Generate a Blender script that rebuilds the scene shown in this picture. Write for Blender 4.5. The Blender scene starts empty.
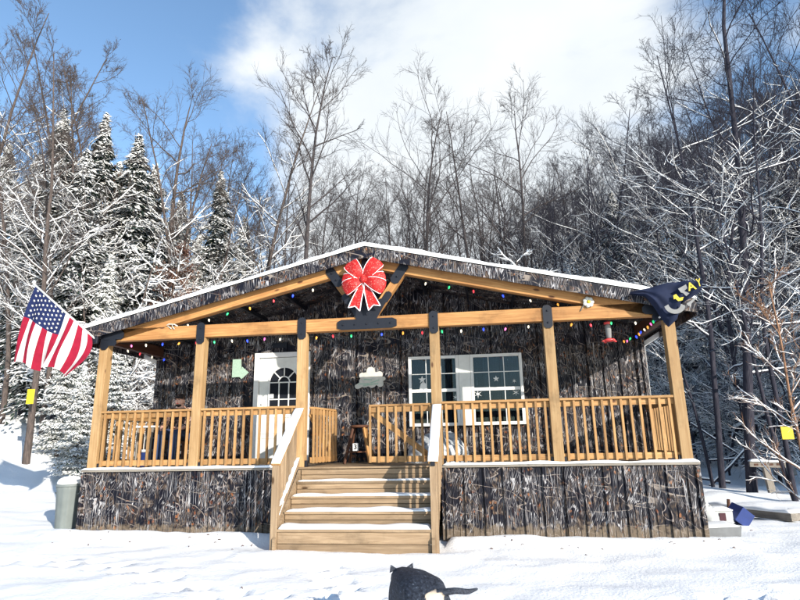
import bpy, bmesh, math, random
import numpy as np
from mathutils import Vector, Matrix, noise as mnoise
random.seed(7); rng = np.random.default_rng(7)
sc = bpy.context.scene
COL = sc.collection
R = math.radians

# ------------------------------------------------------------------ camera
F = 569.443
CAM = Vector((1.85872, -9.12498, 1.36512))
cr = Vector((0.9890287, 0.1465301, -0.01873915)); cu = Vector((0.05333894, -0.23593143, 0.97030476)); cw = Vector((-0.1377577, 0.96065878, 0.24115872))
cam = bpy.data.cameras.new('camera'); camo_ = bpy.data.objects.new('camera', cam); COL.objects.link(camo_)
m = Matrix((cr, cu, -cw)).transposed().to_4x4(); m.translation = CAM
camo_.matrix_world = m
cam.sensor_fit = 'HORIZONTAL'; cam.sensor_width = 36; cam.lens = F / 800 * 36
cam.clip_start = 0.05; cam.clip_end = 3000
sc.camera = camo_

# ------------------------------------------------------------------ light
SUN_AZ, SUN_EL = R(43), R(19)          # azimuth: from -Y towards +X
sund = Vector((math.sin(SUN_AZ) * math.cos(SUN_EL), -math.cos(SUN_AZ) * math.cos(SUN_EL), math.sin(SUN_EL)))
sl = bpy.data.lights.new('sun', 'SUN'); sl.energy = 4.6; sl.angle = R(0.6); sl.color = (1.0, 0.93, 0.82)
so = bpy.data.objects.new('sun', sl); COL.objects.link(so)
so.rotation_euler = sund.to_track_quat('Z', 'Y').to_euler()
sc.view_settings.view_transform = 'Standard'; sc.view_settings.look = 'None'
sc.view_settings.exposure = 0.80; sc.view_settings.gamma = 1
sc.cycles.use_denoising = True
sc.cycles.max_bounces = 6; sc.cycles.transparent_max_bounces = 8

def ray(x, y):
    return cw + cr * ((x - 400) / F) - cu * ((y - 300) / F)

W = bpy.data.worlds.new('World'); sc.world = W; W.use_nodes = True
nt = W.node_tree; nt.nodes.clear()
def N(nt, t, **kw):
    n = nt.nodes.new(t)
    for k, v in kw.items():
        if k in ('op',): n.operation = v
        else: setattr(n, k, v)
    return n
def L(nt, a, b): nt.links.new(a, b)
sky = N(nt, 'ShaderNodeTexSky'); sky.sky_type = 'NISHITA'; sky.sun_disc = False
sky.sun_elevation = SUN_EL; sky.sun_rotation = math.atan2(sund.x, sund.y); sky.altitude = 400; sky.air_density = 1.0; sky.dust_density = 0.4; sky.ozone_density = 2.2
tc = N(nt, 'ShaderNodeTexCoord')
mp = N(nt, 'ShaderNodeMapping'); mp.inputs['Scale'].default_value = (1, 1, 1.7); L(nt, tc.outputs['Generated'], mp.inputs['Vector'])
nz = N(nt, 'ShaderNodeTexNoise'); nz.inputs['Scale'].default_value = 1.9; nz.inputs['Detail'].default_value = 9; nz.inputs['Roughness'].default_value = 0.56; nz.inputs['Distortion'].default_value = 0.35
L(nt, mp.outputs[0], nz.inputs['Vector'])
cdir = ray(470, 110).normalized()
dp = N(nt, 'ShaderNodeVectorMath', op='DOT_PRODUCT'); L(nt, tc.outputs['Generated'], dp.inputs[0]); dp.inputs[1].default_value = cdir
mr = N(nt, 'ShaderNodeMapRange'); mr.interpolation_type = 'SMOOTHSTEP'; L(nt, dp.outputs['Value'], mr.inputs['Value'])
mr.inputs['From Min'].default_value = 0.90; mr.inputs['From Max'].default_value = 0.985; mr.inputs['To Min'].default_value = -0.12; mr.inputs['To Max'].default_value = 0.22
ad = N(nt, 'ShaderNodeMath', op='ADD'); L(nt, nz.outputs['Fac'], ad.inputs[0]); L(nt, mr.outputs[0], ad.inputs[1])
cm = N(nt, 'ShaderNodeMapRange'); cm.interpolation_type = 'SMOOTHSTEP'; L(nt, ad.outputs[0], cm.inputs['Value']); cm.inputs['From Min'].default_value = 0.46; cm.inputs['From Max'].default_value = 0.70
gam = N(nt, 'ShaderNodeMix', data_type='RGBA', blend_type='MULTIPLY'); gam.inputs['Factor'].default_value = 1
L(nt, sky.outputs[0], gam.inputs['A']); gam.inputs['B'].default_value = (1.50, 1.58, 1.56, 1)
n2 = N(nt, 'ShaderNodeTexNoise'); n2.inputs['Scale'].default_value = 4; n2.inputs['Detail'].default_value = 6; L(nt, mp.outputs[0], n2.inputs['Vector'])
cc = N(nt, 'ShaderNodeMix', data_type='RGBA'); L(nt, n2.outputs['Fac'], cc.inputs['Factor'])
cc.inputs['A'].default_value = (4.2, 4.7, 5.2, 1); cc.inputs['B'].default_value = (6.5, 6.6, 6.6, 1)
mx = N(nt, 'ShaderNodeMix', data_type='RGBA'); L(nt, cm.outputs[0], mx.inputs['Factor']); L(nt, gam.outputs['Result'], mx.inputs['A']); L(nt, cc.outputs['Result'], mx.inputs['B'])
bg = N(nt, 'ShaderNodeBackground'); L(nt, mx.outputs['Result'], bg.inputs['Color']); bg.inputs['Strength'].default_value = 0.102
wo = N(nt, 'ShaderNodeOutputWorld'); L(nt, bg.outputs[0], wo.inputs['Surface'])

# ------------------------------------------------------------------ materials
def base_mat(name, col=(.5, .5, .5), rough=.7, spec=.3, metal=0.0):
    mt = bpy.data.materials.new(name); mt.use_nodes = True
    b = mt.node_tree.nodes['Principled BSDF']
    b.inputs['Base Color'].default_value = (*col, 1); b.inputs['Roughness'].default_value = rough
    b.inputs['Specular IOR Level'].default_value = spec; b.inputs['Metallic'].default_value = metal
    return mt, mt.node_tree, b
def ramp(nt, fac, stops, interp='LINEAR'):
    r = N(nt, 'ShaderNodeValToRGB'); r.color_ramp.interpolation = interp
    e = r.color_ramp.elements
    while len(e) < len(stops): e.new(0.5)
    for i, (p, c) in enumerate(stops):
        e[i].position = p; e[i].color = (*c, 1) if len(c) == 3 else c
    L(nt, fac, r.inputs[0]); return r.outputs[0]
def noise(nt, vec, scale, detail=4, rough=.55, dist=0.0, mapscale=None, loc=None):
    if mapscale or loc:
        mp = N(nt, 'ShaderNodeMapping'); L(nt, vec, mp.inputs['Vector'])
        if mapscale: mp.inputs['Scale'].default_value = mapscale
        if loc: mp.inputs['Location'].default_value = loc
        vec = mp.outputs[0]
    n = N(nt, 'ShaderNodeTexNoise'); n.inputs['Scale'].default_value = scale; n.inputs['Detail'].default_value = detail
    n.inputs['Roughness'].default_value = rough; n.inputs['Distortion'].default_value = dist
    L(nt, vec, n.inputs['Vector']); return n.outputs['Fac']
def mixc(nt, f, a, b, mode='MIX'):
    m = N(nt, 'ShaderNodeMix', data_type='RGBA', blend_type=mode)
    for s, v in (('Factor', f), ('A', a), ('B', b)):
        if isinstance(v, (int, float)): m.inputs[s].default_value = v
        elif isinstance(v, tuple): m.inputs[s].default_value = (*v, 1)
        else: L(nt, v, m.inputs[s])
    return m.outputs['Result']
def math_(nt, op, a, b=None, c=None):
    m = N(nt, 'ShaderNodeMath', op=op)
    for i, v in enumerate((a, b, c)):
        if v is None: continue
        if isinstance(v, (int, float)): m.inputs[i].default_value = v
        else: L(nt, v, m.inputs[i])
    return m.outputs[0]
def mrange(nt, v, a, b, c=0., d=1., smooth=True):
    m = N(nt, 'ShaderNodeMapRange'); L(nt, v, m.inputs['Value'])
    if smooth: m.interpolation_type = 'SMOOTHSTEP'
    for k, x in (('From Min', a), ('From Max', b), ('To Min', c), ('To Max', d)): m.inputs[k].default_value = x
    return m.outputs[0]
def bump(nt, b, h, strength=.4, dist=.01):
    n = N(nt, 'ShaderNodeBump'); n.inputs['Strength'].default_value = strength; n.inputs['Distance'].default_value = dist
    L(nt, h, n.inputs['Height']); L(nt, n.outputs[0], b.inputs['Normal'])

M = {}
def simple(name, col, rough=.7, spec=.3, metal=0., var=.15, scale=8.):
    mt, nt, b = base_mat(name, col, rough, spec, metal)
    tc = N(nt, 'ShaderNodeTexCoord')
    f = noise(nt, tc.outputs['Object'], scale, 5)
    c = ramp(nt, f, [(.3, tuple(x * (1 - var) for x in col)), (.7, tuple(min(1, x * (1 + var)) for x in col))])
    L(nt, c, b.inputs['Base Color']); bump(nt, b, f, .15, .004)
    M[name] = mt; return mt
def wood(name, light, dark, knot=(.16, .07, .03), rough=.65):
    mt, nt, b = base_mat(name, light, rough, .25)
    tc = N(nt, 'ShaderNodeTexCoord'); oi = N(nt, 'ShaderNodeObjectInfo')
    off = N(nt, 'ShaderNodeVectorMath', op='SCALE'); off.inputs[0].default_value = (37, 19, 11); L(nt, oi.outputs['Random'], off.inputs['Scale'])
    ad = N(nt, 'ShaderNodeVectorMath', op='ADD'); L(nt, tc.outputs['Object'], ad.inputs[0]); L(nt, off.outputs[0], ad.inputs[1])
    v = ad.outputs[0]
    g = noise(nt, v, 30, 5, .6, .6, mapscale=(.07, 1.2, 1.2))
    g2 = noise(nt, v, 5, 3, .5, 0, mapscale=(.25, 1, 1))
    col = ramp(nt, g, [(.3, dark), (.5, tuple((a + c) / 2 for a, c in zip(light, dark))), (.68, light)])
    col = mixc(nt, mrange(nt, g2, .35, .7, 0, .55), col, dark)
    vo = N(nt, 'ShaderNodeTexVoronoi'); mp = N(nt, 'ShaderNodeMapping'); mp.inputs['Scale'].default_value = (1.3, 3.2, 3.2); L(nt, v, mp.inputs[0]); L(nt, mp.outputs[0], vo.inputs['Vector']); vo.inputs['Scale'].default_value = 1.6
    k = mrange(nt, vo.outputs['Distance'], .06, .15, 1, 0)
    col = mixc(nt, k, col, knot)
    stn = noise(nt, v, 2.2, 5, .65)
    rv = math_(nt, 'MULTIPLY', mrange(nt, oi.outputs['Random'], 0, 1, .74, 1.14, False), mrange(nt, stn, .30, .48, .72, 1))
    mm = N(nt, 'ShaderNodeVectorMath', op='SCALE'); L(nt, col, mm.inputs[0]); L(nt, rv, mm.inputs['Scale'])
    L(nt, mm.outputs[0], b.inputs['Base Color']); bump(nt, b, g, .25, .003)
    M[name] = mt; return mt
wood('post_wood', (.45, .305, .155), (.30, .175, .075), (.10, .045, .02))
wood('truss_wood', (.47, .255, .095), (.27, .12, .04), (.09, .035, .015))
wood('rail_wood', (.45, .275, .12), (.28, .145, .055), (.09, .04, .02))
wood('stair_wood', (.36, .26, .165), (.20, .135, .08), (.07, .04, .02))
wood('dark_wood', (.13, .055, .03), (.06, .025, .015))
wood('grey_wood', (.30, .27, .23), (.16, .14, .12))

def camo(name, axis='front'):
    mt, nt, b = base_mat(name, rough=.55, spec=.2)
    ge = N(nt, 'ShaderNodeNewGeometry'); sp = N(nt, 'ShaderNodeSeparateXYZ'); L(nt, ge.outputs['Position'], sp.inputs[0])
    cb = N(nt, 'ShaderNodeCombineXYZ')
    if axis == 'front': L(nt, sp.outputs['X'], cb.inputs['X']); L(nt, sp.outputs['Z'], cb.inputs['Y'])
    elif axis == 'side': L(nt, sp.outputs['Y'], cb.inputs['X']); L(nt, sp.outputs['Z'], cb.inputs['Y'])
    else: L(nt, sp.outputs['X'], cb.inputs['X']); L(nt, sp.outputs['Y'], cb.inputs['Y'])
    scl = N(nt, 'ShaderNodeVectorMath', op='SCALE'); L(nt, cb.outputs[0], scl.inputs[0]); scl.inputs['Scale'].default_value = 1.4
    v = scl.outputs[0]
    # warped coordinates
    wn = N(nt, 'ShaderNodeTexNoise'); wn.inputs['Scale'].default_value = 3.2; wn.inputs['Detail'].default_value = 3; L(nt, v, wn.inputs['Vector'])
    wv = N(nt, 'ShaderNodeVectorMath', op='MULTIPLY_ADD'); L(nt, wn.outputs['Color'], wv.inputs[0]); wv.inputs[1].default_value = (.22, .22, 0); L(nt, v, wv.inputs[2])
    w = wv.outputs[0]
    # bark ground: vertical grey and brown stems on navy black
    s1 = noise(nt, w, 1, 6, .66, 0, mapscale=(30, 4.2, 1))
    col = ramp(nt, s1, [(.39, (.002, .003, .009)), (.48, (.007, .007, .013)), (.54, (.042, .029, .022)), (.61, (.13, .09, .065)), (.71, (.25, .21, .185))])
    # leaf litter
    def leaves(sc_, col, thr, a, bcol, seed, stretch=(1, .7, 1)):
        mp = N(nt, 'ShaderNodeMapping'); mp.inputs['Scale'].default_value = stretch; mp.inputs['Location'].default_value = (seed, seed * 1.7, 0); mp.inputs['Rotation'].default_value = (0, 0, seed); L(nt, w, mp.inputs[0])
        vo = N(nt, 'ShaderNodeTexVoronoi'); vo.inputs['Scale'].default_value = sc_; L(nt, mp.outputs[0], vo.inputs['Vector'])
        sx = N(nt, 'ShaderNodeSeparateColor'); L(nt, vo.outputs['Color'], sx.inputs[0])
        pick = mrange(nt, sx.outputs[0], thr, thr + .02)
        inside = mrange(nt, vo.outputs['Distance'], .30, .40, 1, 0)
        f = math_(nt, 'MULTIPLY', pick, inside)
        lc = mixc(nt, sx.outputs[1], a, bcol)
        return mixc(nt, f, col, lc)
    col = leaves(13, col, .70, (.17, .05, .02), (.26, .12, .055), 1.3)
    col = leaves(18, col, .60, (.20, .155, .12), (.045, .032, .028), 4.1, (1, .55, 1))
    # dark hollows
    d1 = noise(nt, v, 1, 3, .5, .8, mapscale=(3.4, 3.0, 1), loc=(3, 1, 0))
    col = mixc(nt, mrange(nt, d1, .45, .56, 0, .94), col, (.003, .004, .011))
    # thick pale limbs with a dark underside, sweeping sideways
    def limbs(col, ms, rot, loc, wid, pale, dark):
        mp0 = N(nt, 'ShaderNodeMapping'); mp0.inputs['Rotation'].default_value = (0, 0, rot); mp0.inputs['Location'].default_value = loc; L(nt, v, mp0.inputs[0])
        f = noise(nt, mp0.outputs[0], 1, .6, .4, .05, mapscale=ms)
        g = noise(nt, v, 1, 2, .5, 0, mapscale=(1.7, 1.7, 1), loc=(loc[1], loc[0], 0))
        gate = mrange(nt, g, .46, .55)
        a = math_(nt, 'ABSOLUTE', math_(nt, 'SUBTRACT', f, .5))
        a2 = math_(nt, 'ABSOLUTE', math_(nt, 'SUBTRACT', f, .5 + wid * 1.5))
        col = mixc(nt, math_(nt, 'MULTIPLY', mrange(nt, a2, wid, wid * 1.7, 1, 0), gate), col, dark)
        return mixc(nt, math_(nt, 'MULTIPLY', mrange(nt, a, wid * .6, wid, 1, 0), gate), col, pale)
    col = limbs(col, (.9, 4.0, 1), .22, (2, 5, 0), .012, (.24, .20, .17), (.004, .005, .014))
    col = limbs(col, (4.0, 2.0, 1), -.6, (7, 3, 0), .012, (.24, .20, .18), (.006, .006, .014))
    # thin pale stems and grass blades
    col = limbs(col, (17, 1.1, 1), 0, (1, 8, 0), .017, (.40, .39, .40), (.005, .005, .012))
    col = limbs(col, (20, 2.0, 1), .35, (5, 2, 0), .016, (.34, .33, .34), (.004, .004, .01))
    col = limbs(col, (24, 1.6, 1), -.16, (9, 6, 0), .016, (.26, .24, .24), (.004, .004, .01))
    # mud splashed along the foot of the skirting
    mudn = noise(nt, v, 9, 4)
    mf = math_(nt, 'SUBTRACT', math_(nt, 'ADD', .17, math_(nt, 'MULTIPLY', math_(nt, 'SUBTRACT', mudn, .5), .5)), sp.outputs['Z'])
    col = mixc(nt, mrange(nt, mf, 0, .12, 0, .6), col, (.21, .16, .11))
    dk = N(nt, 'ShaderNodeVectorMath', op='SCALE'); L(nt, col, dk.inputs[0]); dk.inputs['Scale'].default_value = .86
    L(nt, dk.outputs[0], b.inputs['Base Color'])
    M[name] = mt
camo('camo_front', 'front'); camo('camo_side', 'side'); camo('camo_top', 'top')

simple('black_steel', (.008, .010, .017), .55, .4, .2)
simple('white_paint', (.64, .64, .63), .5, .3, 0, .05)
simple('off_white', (.36, .37, .37), .55, .3, 0, .08)
simple('door_white', (.62, .63, .61), .55, .3, 0, .08)
simple('grey_green_plastic', (.15, .17, .165), .55, .3, 0, .15, 3)
simple('grey_tub', (.15, .155, .16), .7)
simple('blue_plastic', (.012, .03, .14), .4, .5)
simple('maroon', (.05, .012, .02), .6)
simple('yellow_paint', (.50, .38, .02), .5)
simple('roof_metal', (.05, .05, .05), .6)
simple('pale_green', (.30, .42, .34), .7, .2, 0, .12, 30)
simple('curtain', (.07, .085, .10), .9, .1)
simple('interior_dark', (.012, .014, .02), .9, .1)
simple('navy_cloth', (.012, .017, .040), .85, .15)
simple('grey_cloth', (.20, .20, .20), .85, .15)
simple('red_plastic', (.60, .05, .05), .35, .5)
simple('black_cable', (.012, .014, .012), .7)
simple('skin', (.58, .33, .25), .55)
simple('denim', (.035, .055, .12), .9)
simple('dark_hair', (.02, .012, .01), .8)
simple('flower_white', (.48, .47, .43), .7)
simple('steel_pole', (.62, .62, .60), .4, .5, .2)
simple('stone_grey', (.20, .19, .18), .9)
simple('flag_white', (.50, .49, .47), .85, .1)
simple('flag_red', (.22, .010, .028), .85, .1)
simple('flag_blue', (.012, .019, .065), .85, .1)

def glitter(name, a, bcol, sc_=160):
    mt, nt, b = base_mat(name, a, .6, .3)
    tc = N(nt, 'ShaderNodeTexCoord'); vo = N(nt, 'ShaderNodeTexVoronoi'); vo.inputs['Scale'].default_value = sc_; L(nt, tc.outputs['Object'], vo.inputs['Vector'])
    sx = N(nt, 'ShaderNodeSeparateColor'); L(nt, vo.outputs['Color'], sx.inputs[0])
    L(nt, mixc(nt, mrange(nt, sx.outputs[0], .90, .93), a, bcol), b.inputs['Base Color']); M[name] = mt
glitter('red_glitter', (.36, .010, .010), (.60, .16, .13), 90)
glitter('white_glitter', (.82, .76, .76), (.95, .9, .9))

def camo_cloth():
    mt, nt, b = base_mat('camo_cloth', rough=.9, spec=.1)
    tc = N(nt, 'ShaderNodeTexCoord'); f = noise(nt, tc.outputs['Object'], 14, 4, .6, .5)
    L(nt, ramp(nt, f, [(.38, (.025, .02, .02)), (.47, (.10, .06, .045)), (.55, (.26, .17, .14)), (.63, (.42, .33, .29)), (.7, (.08, .06, .05))], 'CONSTANT'), b.inputs['Base Color']); M['camo_cloth'] = mt
camo_cloth()

def snow_mat(name, scale=1., bs=.5):
    mt, nt, b = base_mat(name, (.88, .88, .88), .55, .35)
    ge = N(nt, 'ShaderNodeNewGeometry')
    f1 = noise(nt, ge.outputs['Position'], 2.2 * scale, 6, .55)
    f2 = noise(nt, ge.outputs['Position'], 26 * scale, 4, .6)
    f3 = noise(nt, ge.outputs['Position'], 140 * scale, 2, .6)
    h = math_(nt, 'ADD', math_(nt, 'MULTIPLY', f1, .22), math_(nt, 'ADD', math_(nt, 'MULTIPLY', f2, .16), math_(nt, 'MULTIPLY', f3, .04)))
    L(nt, ramp(nt, f2, [(.3, (.84, .85, .86)), (.7, (.90, .90, .89))]), b.inputs['Base Color'])
    bump(nt, b, h, bs, .12); M[name] = mt
snow_mat('snow_ground_mat', 1., .55); snow_mat('snow_mat', 2.5, .25)

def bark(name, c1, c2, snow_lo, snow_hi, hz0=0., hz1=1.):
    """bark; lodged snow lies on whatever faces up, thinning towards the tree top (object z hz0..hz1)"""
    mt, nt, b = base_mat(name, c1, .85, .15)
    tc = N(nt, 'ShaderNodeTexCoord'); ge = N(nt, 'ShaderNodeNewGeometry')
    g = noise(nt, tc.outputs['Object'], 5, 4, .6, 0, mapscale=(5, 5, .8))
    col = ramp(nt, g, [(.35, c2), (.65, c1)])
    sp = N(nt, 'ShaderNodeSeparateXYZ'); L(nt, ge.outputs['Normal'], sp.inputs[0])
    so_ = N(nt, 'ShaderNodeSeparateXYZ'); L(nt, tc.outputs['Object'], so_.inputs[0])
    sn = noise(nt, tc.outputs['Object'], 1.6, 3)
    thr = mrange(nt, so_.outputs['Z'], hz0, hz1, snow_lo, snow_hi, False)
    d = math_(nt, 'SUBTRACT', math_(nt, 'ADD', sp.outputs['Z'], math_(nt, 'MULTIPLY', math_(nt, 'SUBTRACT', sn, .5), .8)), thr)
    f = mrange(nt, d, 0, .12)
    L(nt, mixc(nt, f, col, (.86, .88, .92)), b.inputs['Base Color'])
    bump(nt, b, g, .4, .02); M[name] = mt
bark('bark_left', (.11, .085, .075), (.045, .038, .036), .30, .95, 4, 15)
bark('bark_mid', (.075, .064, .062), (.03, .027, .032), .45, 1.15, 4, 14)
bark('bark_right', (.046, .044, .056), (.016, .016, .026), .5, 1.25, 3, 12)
bark('bark_shrub', (.30, .17, .10), (.16, .09, .06), .15, .9, 0, 5)
def needles(name, c1, c2):
    mt, nt, b = base_mat(name, c1, .7, .2)
    oi = N(nt, 'ShaderNodeTexCoord'); g = noise(nt, oi.outputs['Object'], 1.5, 3)
    L(nt, ramp(nt, g, [(.35, c2), (.65, c1)]), b.inputs['Base Color']); M[name] = mt
needles('needles_dark', (.03, .05, .035), (.012, .022, .02))
needles('needles_green', (.075, .10, .05), (.03, .05, .03))
needles('dead_leaves', (.13, .065, .045), (.07, .035, .028))

def glass_mat():
    mt = bpy.data.materials.new('window_glass'); mt.use_nodes = True; nt = mt.node_tree; nt.nodes.clear()
    g = N(nt, 'ShaderNodeBsdfGlossy'); g.inputs['Roughness'].default_value = .03; g.inputs['Color'].default_value = (.45, .48, .5, 1)
    t = N(nt, 'ShaderNodeBsdfTransparent'); t.inputs['Color'].default_value = (.62, .68, .72, 1)
    fr = N(nt, 'ShaderNodeFresnel'); fr.inputs['IOR'].default_value = 1.55
    mx = N(nt, 'ShaderNodeMixShader'); L(nt, fr.outputs[0], mx.inputs[0]); L(nt, t.outputs[0], mx.inputs[1]); L(nt, g.outputs[0], mx.inputs[2])
    o = N(nt, 'ShaderNodeOutputMaterial'); L(nt, mx.outputs[0], o.inputs[0]); M['window_glass'] = mt
glass_mat()
def plastic_film():
    mt, nt, b = base_mat('plastic_film', (.50, .54, .58), .25, .6)
    tc = N(nt, 'ShaderNodeTexCoord'); g = noise(nt, tc.outputs['Object'], 5, 4, .6, 1.2)
    L(nt, ramp(nt, g, [(.35, (.18, .20, .23)), (.5, (.42, .45, .48)), (.62, (.75, .77, .78))]), b.inputs['Base Color']); bump(nt, b, g, .8, .06); M['plastic_film'] = mt
plastic_film()
BULB = {}
for n_, c_ in dict(white=(1, .9, .7), blue=(.03, .08, 1), orange=(1, .42, .06), red=(1, .06, .08), green=(.04, .8, .25), pink=(1, .2, .55)).items():
    mt, nt, b = base_mat('bulb_' + n_, c_, .3, .5)
    b.inputs['Emission Color'].default_value = (*c_, 1); b.inputs['Emission Strength'].default_value = .55 if n_ != 'blue' else .9
    BULB[n_] = mt
def fur():
    mt, nt, b = base_mat('dog_fur', (.02, .02, .02), .75, .3)
    tc = N(nt, 'ShaderNodeTexCoord'); v = tc.outputs['Object']
    g = noise(nt, v, 60, 4, .65, 0, mapscale=(1, .35, 1))
    col = ramp(nt, g, [(.35, (.010, .012, .018)), (.62, (.035, .042, .06)), (.74, (.15, .18, .22))])
    # tan under the tail and down the legs
    sp = N(nt, 'ShaderNodeSeparateXYZ'); L(nt, v, sp.inputs[0])
    zz = mrange(nt, sp.outputs['Z'], .26, .34, 1, 0)
    col = mixc(nt, zz, col, (.34, .20, .10))
    rump = mrange(nt, sp.outputs['Y'], -.33, -.37)
    cx = mrange(nt, math_(nt, 'ABSOLUTE', sp.outputs['X']), .02, .10, 1, 0)
    zt = math_(nt, 'MULTIPLY', mrange(nt, sp.outputs['Z'], .57, .62, 1, 0), 1.0)
    pn = noise(nt, v, 22, 4)
    ft = mrange(nt, math_(nt, 'ADD', math_(nt, 'MULTIPLY', math_(nt, 'MULTIPLY', rump, cx), zt), math_(nt, 'MULTIPLY', math_(nt, 'SUBTRACT', pn, .5), 1.6)), .45, .75)
    ft = math_(nt, 'MULTIPLY', ft, math_(nt, 'MULTIPLY', rump, mrange(nt, sp.outputs['Z'], .57, .62, 1, 0)))
    col = mixc(nt, ft, col, (.62, .50, .38))
    L(nt, col, b.inputs['Base Color']); bump(nt, b, g, .5, .01); M['dog_fur'] = mt
fur()

# ------------------------------------------------------------------ object helpers
WM = {}
def put(name, me, mat=None, parent=None, Mw=None):
    o = bpy.data.objects.new(name, me); COL.objects.link(o)
    if mat is not None and me is not None and len(me.materials) == 0:
        for x in (mat if isinstance(mat, (list, tuple)) else [mat]): me.materials.append(M[x] if isinstance(x, str) else x)
    Mw = Mw.copy() if Mw is not None else Matrix.Identity(4)
    WM[o] = Mw
    if parent: o.parent = parent; o.matrix_basis = WM[parent].inverted() @ Mw
    else: o.matrix_basis = Mw
    return o
def thing(name, label, cat, loc=(0, 0, 0), group=None):
    o = put(name, None, Mw=Matrix.Translation(loc)); o.empty_display_size = .2
    o['label'] = label; o['category'] = cat
    if group: o['group'] = group
    return o
def tag(o, label, cat, group=None):
    o['label'] = label; o['category'] = cat
    if group: o['group'] = group
    return o
def mesh(name, v, f, smooth=False):
    me = bpy.data.meshes.new(name)
    v = np.asarray(v, dtype=np.float32)
    if isinstance(f, np.ndarray):
        me.vertices.add(len(v)); me.vertices.foreach_set('co', v.ravel())
        k = f.shape[1]; me.loops.add(f.size); me.loops.foreach_set('vertex_index', f.ravel().astype(np.int32))
        me.polygons.add(len(f)); me.polygons.foreach_set('loop_start', np.arange(0, f.size, k, dtype=np.int32)); me.polygons.foreach_set('loop_total', np.full(len(f), k, dtype=np.int32))
        if smooth: me.polygons.foreach_set('use_smooth', np.ones(len(f), dtype=bool))
        me.update(calc_edges=True)
    else:
        me.from_pydata([tuple(map(float, a)) for a in v], [], f)
        if smooth: me.polygons.foreach_set('use_smooth', [True] * len(me.polygons))
        me.update()
    return me
def bm_mesh(bm, name='m', smooth=False):
    bmesh.ops.recalc_face_normals(bm, faces=bm.faces)
    me = bpy.data.meshes.new(name); bm.to_mesh(me); bm.free()
    if smooth: me.polygons.foreach_set('use_smooth', [True] * len(me.polygons))
    return me
BOX = {}
def box_mesh(l, w, h, bev=.004, key=None):
    k = (round(l, 3), round(w, 3), round(h, 3), bev, key)
    if k not in BOX:
        bm = bmesh.new(); bmesh.ops.create_cube(bm, size=1)
        bmesh.ops.scale(bm, vec=(l, w, h), verts=bm.verts)
        if bev: bmesh.ops.bevel(bm, geom=bm.edges[:], offset=bev, segments=1, affect='EDGES')
        BOX[k] = bm_mesh(bm, 'box')
    return BOX[k]
def frame_from(p0, p1, up=(0, 0, 1)):
    p0, p1 = Vector(p0), Vector(p1); x = (p1 - p0).normalized(); up = Vector(up)
    if abs(x.dot(up)) > .98: up = Vector((0, 1, 0))
    y = up.cross(x).normalized(); z = x.cross(y)
    m = Matrix((x, y, z)).transposed().to_4x4(); m.translation = (p0 + p1) / 2
    return m
def board(name, p0, p1, w, h, mat, parent, up=(0, 0, 1), bev=.004):
    """board from p0 to p1: w is its size sideways, h along up"""
    l = (Vector(p1) - Vector(p0)).length
    return put(name, box_mesh(l, w, h, bev, mat), mat, parent, frame_from(p0, p1, up))
def box(name, c0, c1, mat, parent, bev=.004):
    c0, c1 = Vector(c0), Vector(c1); d = c1 - c0
    return put(name, box_mesh(d.x, d.y, d.z, bev, mat), mat, parent, Matrix.Translation((c0 + c1) / 2))
def prism(name, pts, y0, y1, mat, parent, plane='xz', bev=0):
    bm = bmesh.new()
    def P(a, b, t): return (a, t, b) if plane == 'xz' else ((t, a, b) if plane == 'yz' else (a, b, t))
    va = [bm.verts.new(P(a, b, y0)) for a, b in pts]; vb = [bm.verts.new(P(a, b, y1)) for a, b in pts]
    bm.faces.new(va); bm.faces.new(vb[::-1]); n = len(pts)
    for i in range(n): bm.faces.new((va[i], va[(i + 1) % n], vb[(i + 1) % n], vb[i]))
    return put(name, bm_mesh(bm, name), mat, parent)
def tube_mesh(paths, radii, sides=6, name='t', smooth=True):
    """paths: list of point lists; radii same shape"""
    V, Fc = [], []; o = 0
    for pts, rr in zip(paths, radii):
        pts = [Vector(p) for p in pts]; n = len(pts)
        if isinstance(rr, (int, float)): rr = [rr] * n
        ref = Vector((0, 0, 1))
        for i, p in enumerate(pts):
            t = (pts[min(i + 1, n - 1)] - pts[max(i - 1, 0)]).normalized()
            a = t.cross(ref if abs(t.dot(ref)) < .95 else Vector((1, 0, 0))).normalized(); b = t.cross(a)
            for s in range(sides):
                an = 2 * math.pi * s / sides; V.append(p + (a * math.cos(an) + b * math.sin(an)) * rr[i])
        for i in range(n - 1):
            for s in range(sides):
                s2 = (s + 1) % sides; Fc.append((o + i * sides + s, o + i * sides + s2, o + (i + 1) * sides + s2, o + (i + 1) * sides + s))
        Fc.append(tuple(o + s for s in range(sides))[::-1]); Fc.append(tuple(o + (n - 1) * sides + s for s in range(sides)))
        o += n * sides
    return mesh(name, V, Fc, smooth)
def lathe(prof, n=20, name='l', cap=True, wob=None):
    V, Fc = [], []
    for r_, z in prof:
        for s in range(n):
            a = 2 * math.pi * s / n; k = wob(a) if wob else 1; V.append((r_ * k * math.cos(a), r_ * k * math.sin(a), z))
    for i in range(len(prof) - 1):
        for s in range(n): Fc.append((i * n + s, i * n + (s + 1) % n, (i + 1) * n + (s + 1) % n, (i + 1) * n + s))
    if cap: Fc.append(tuple(range(n))[::-1]); Fc.append(tuple((len(prof) - 1) * n + s for s in range(n)))
    return mesh(name, V, Fc, True)
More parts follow.
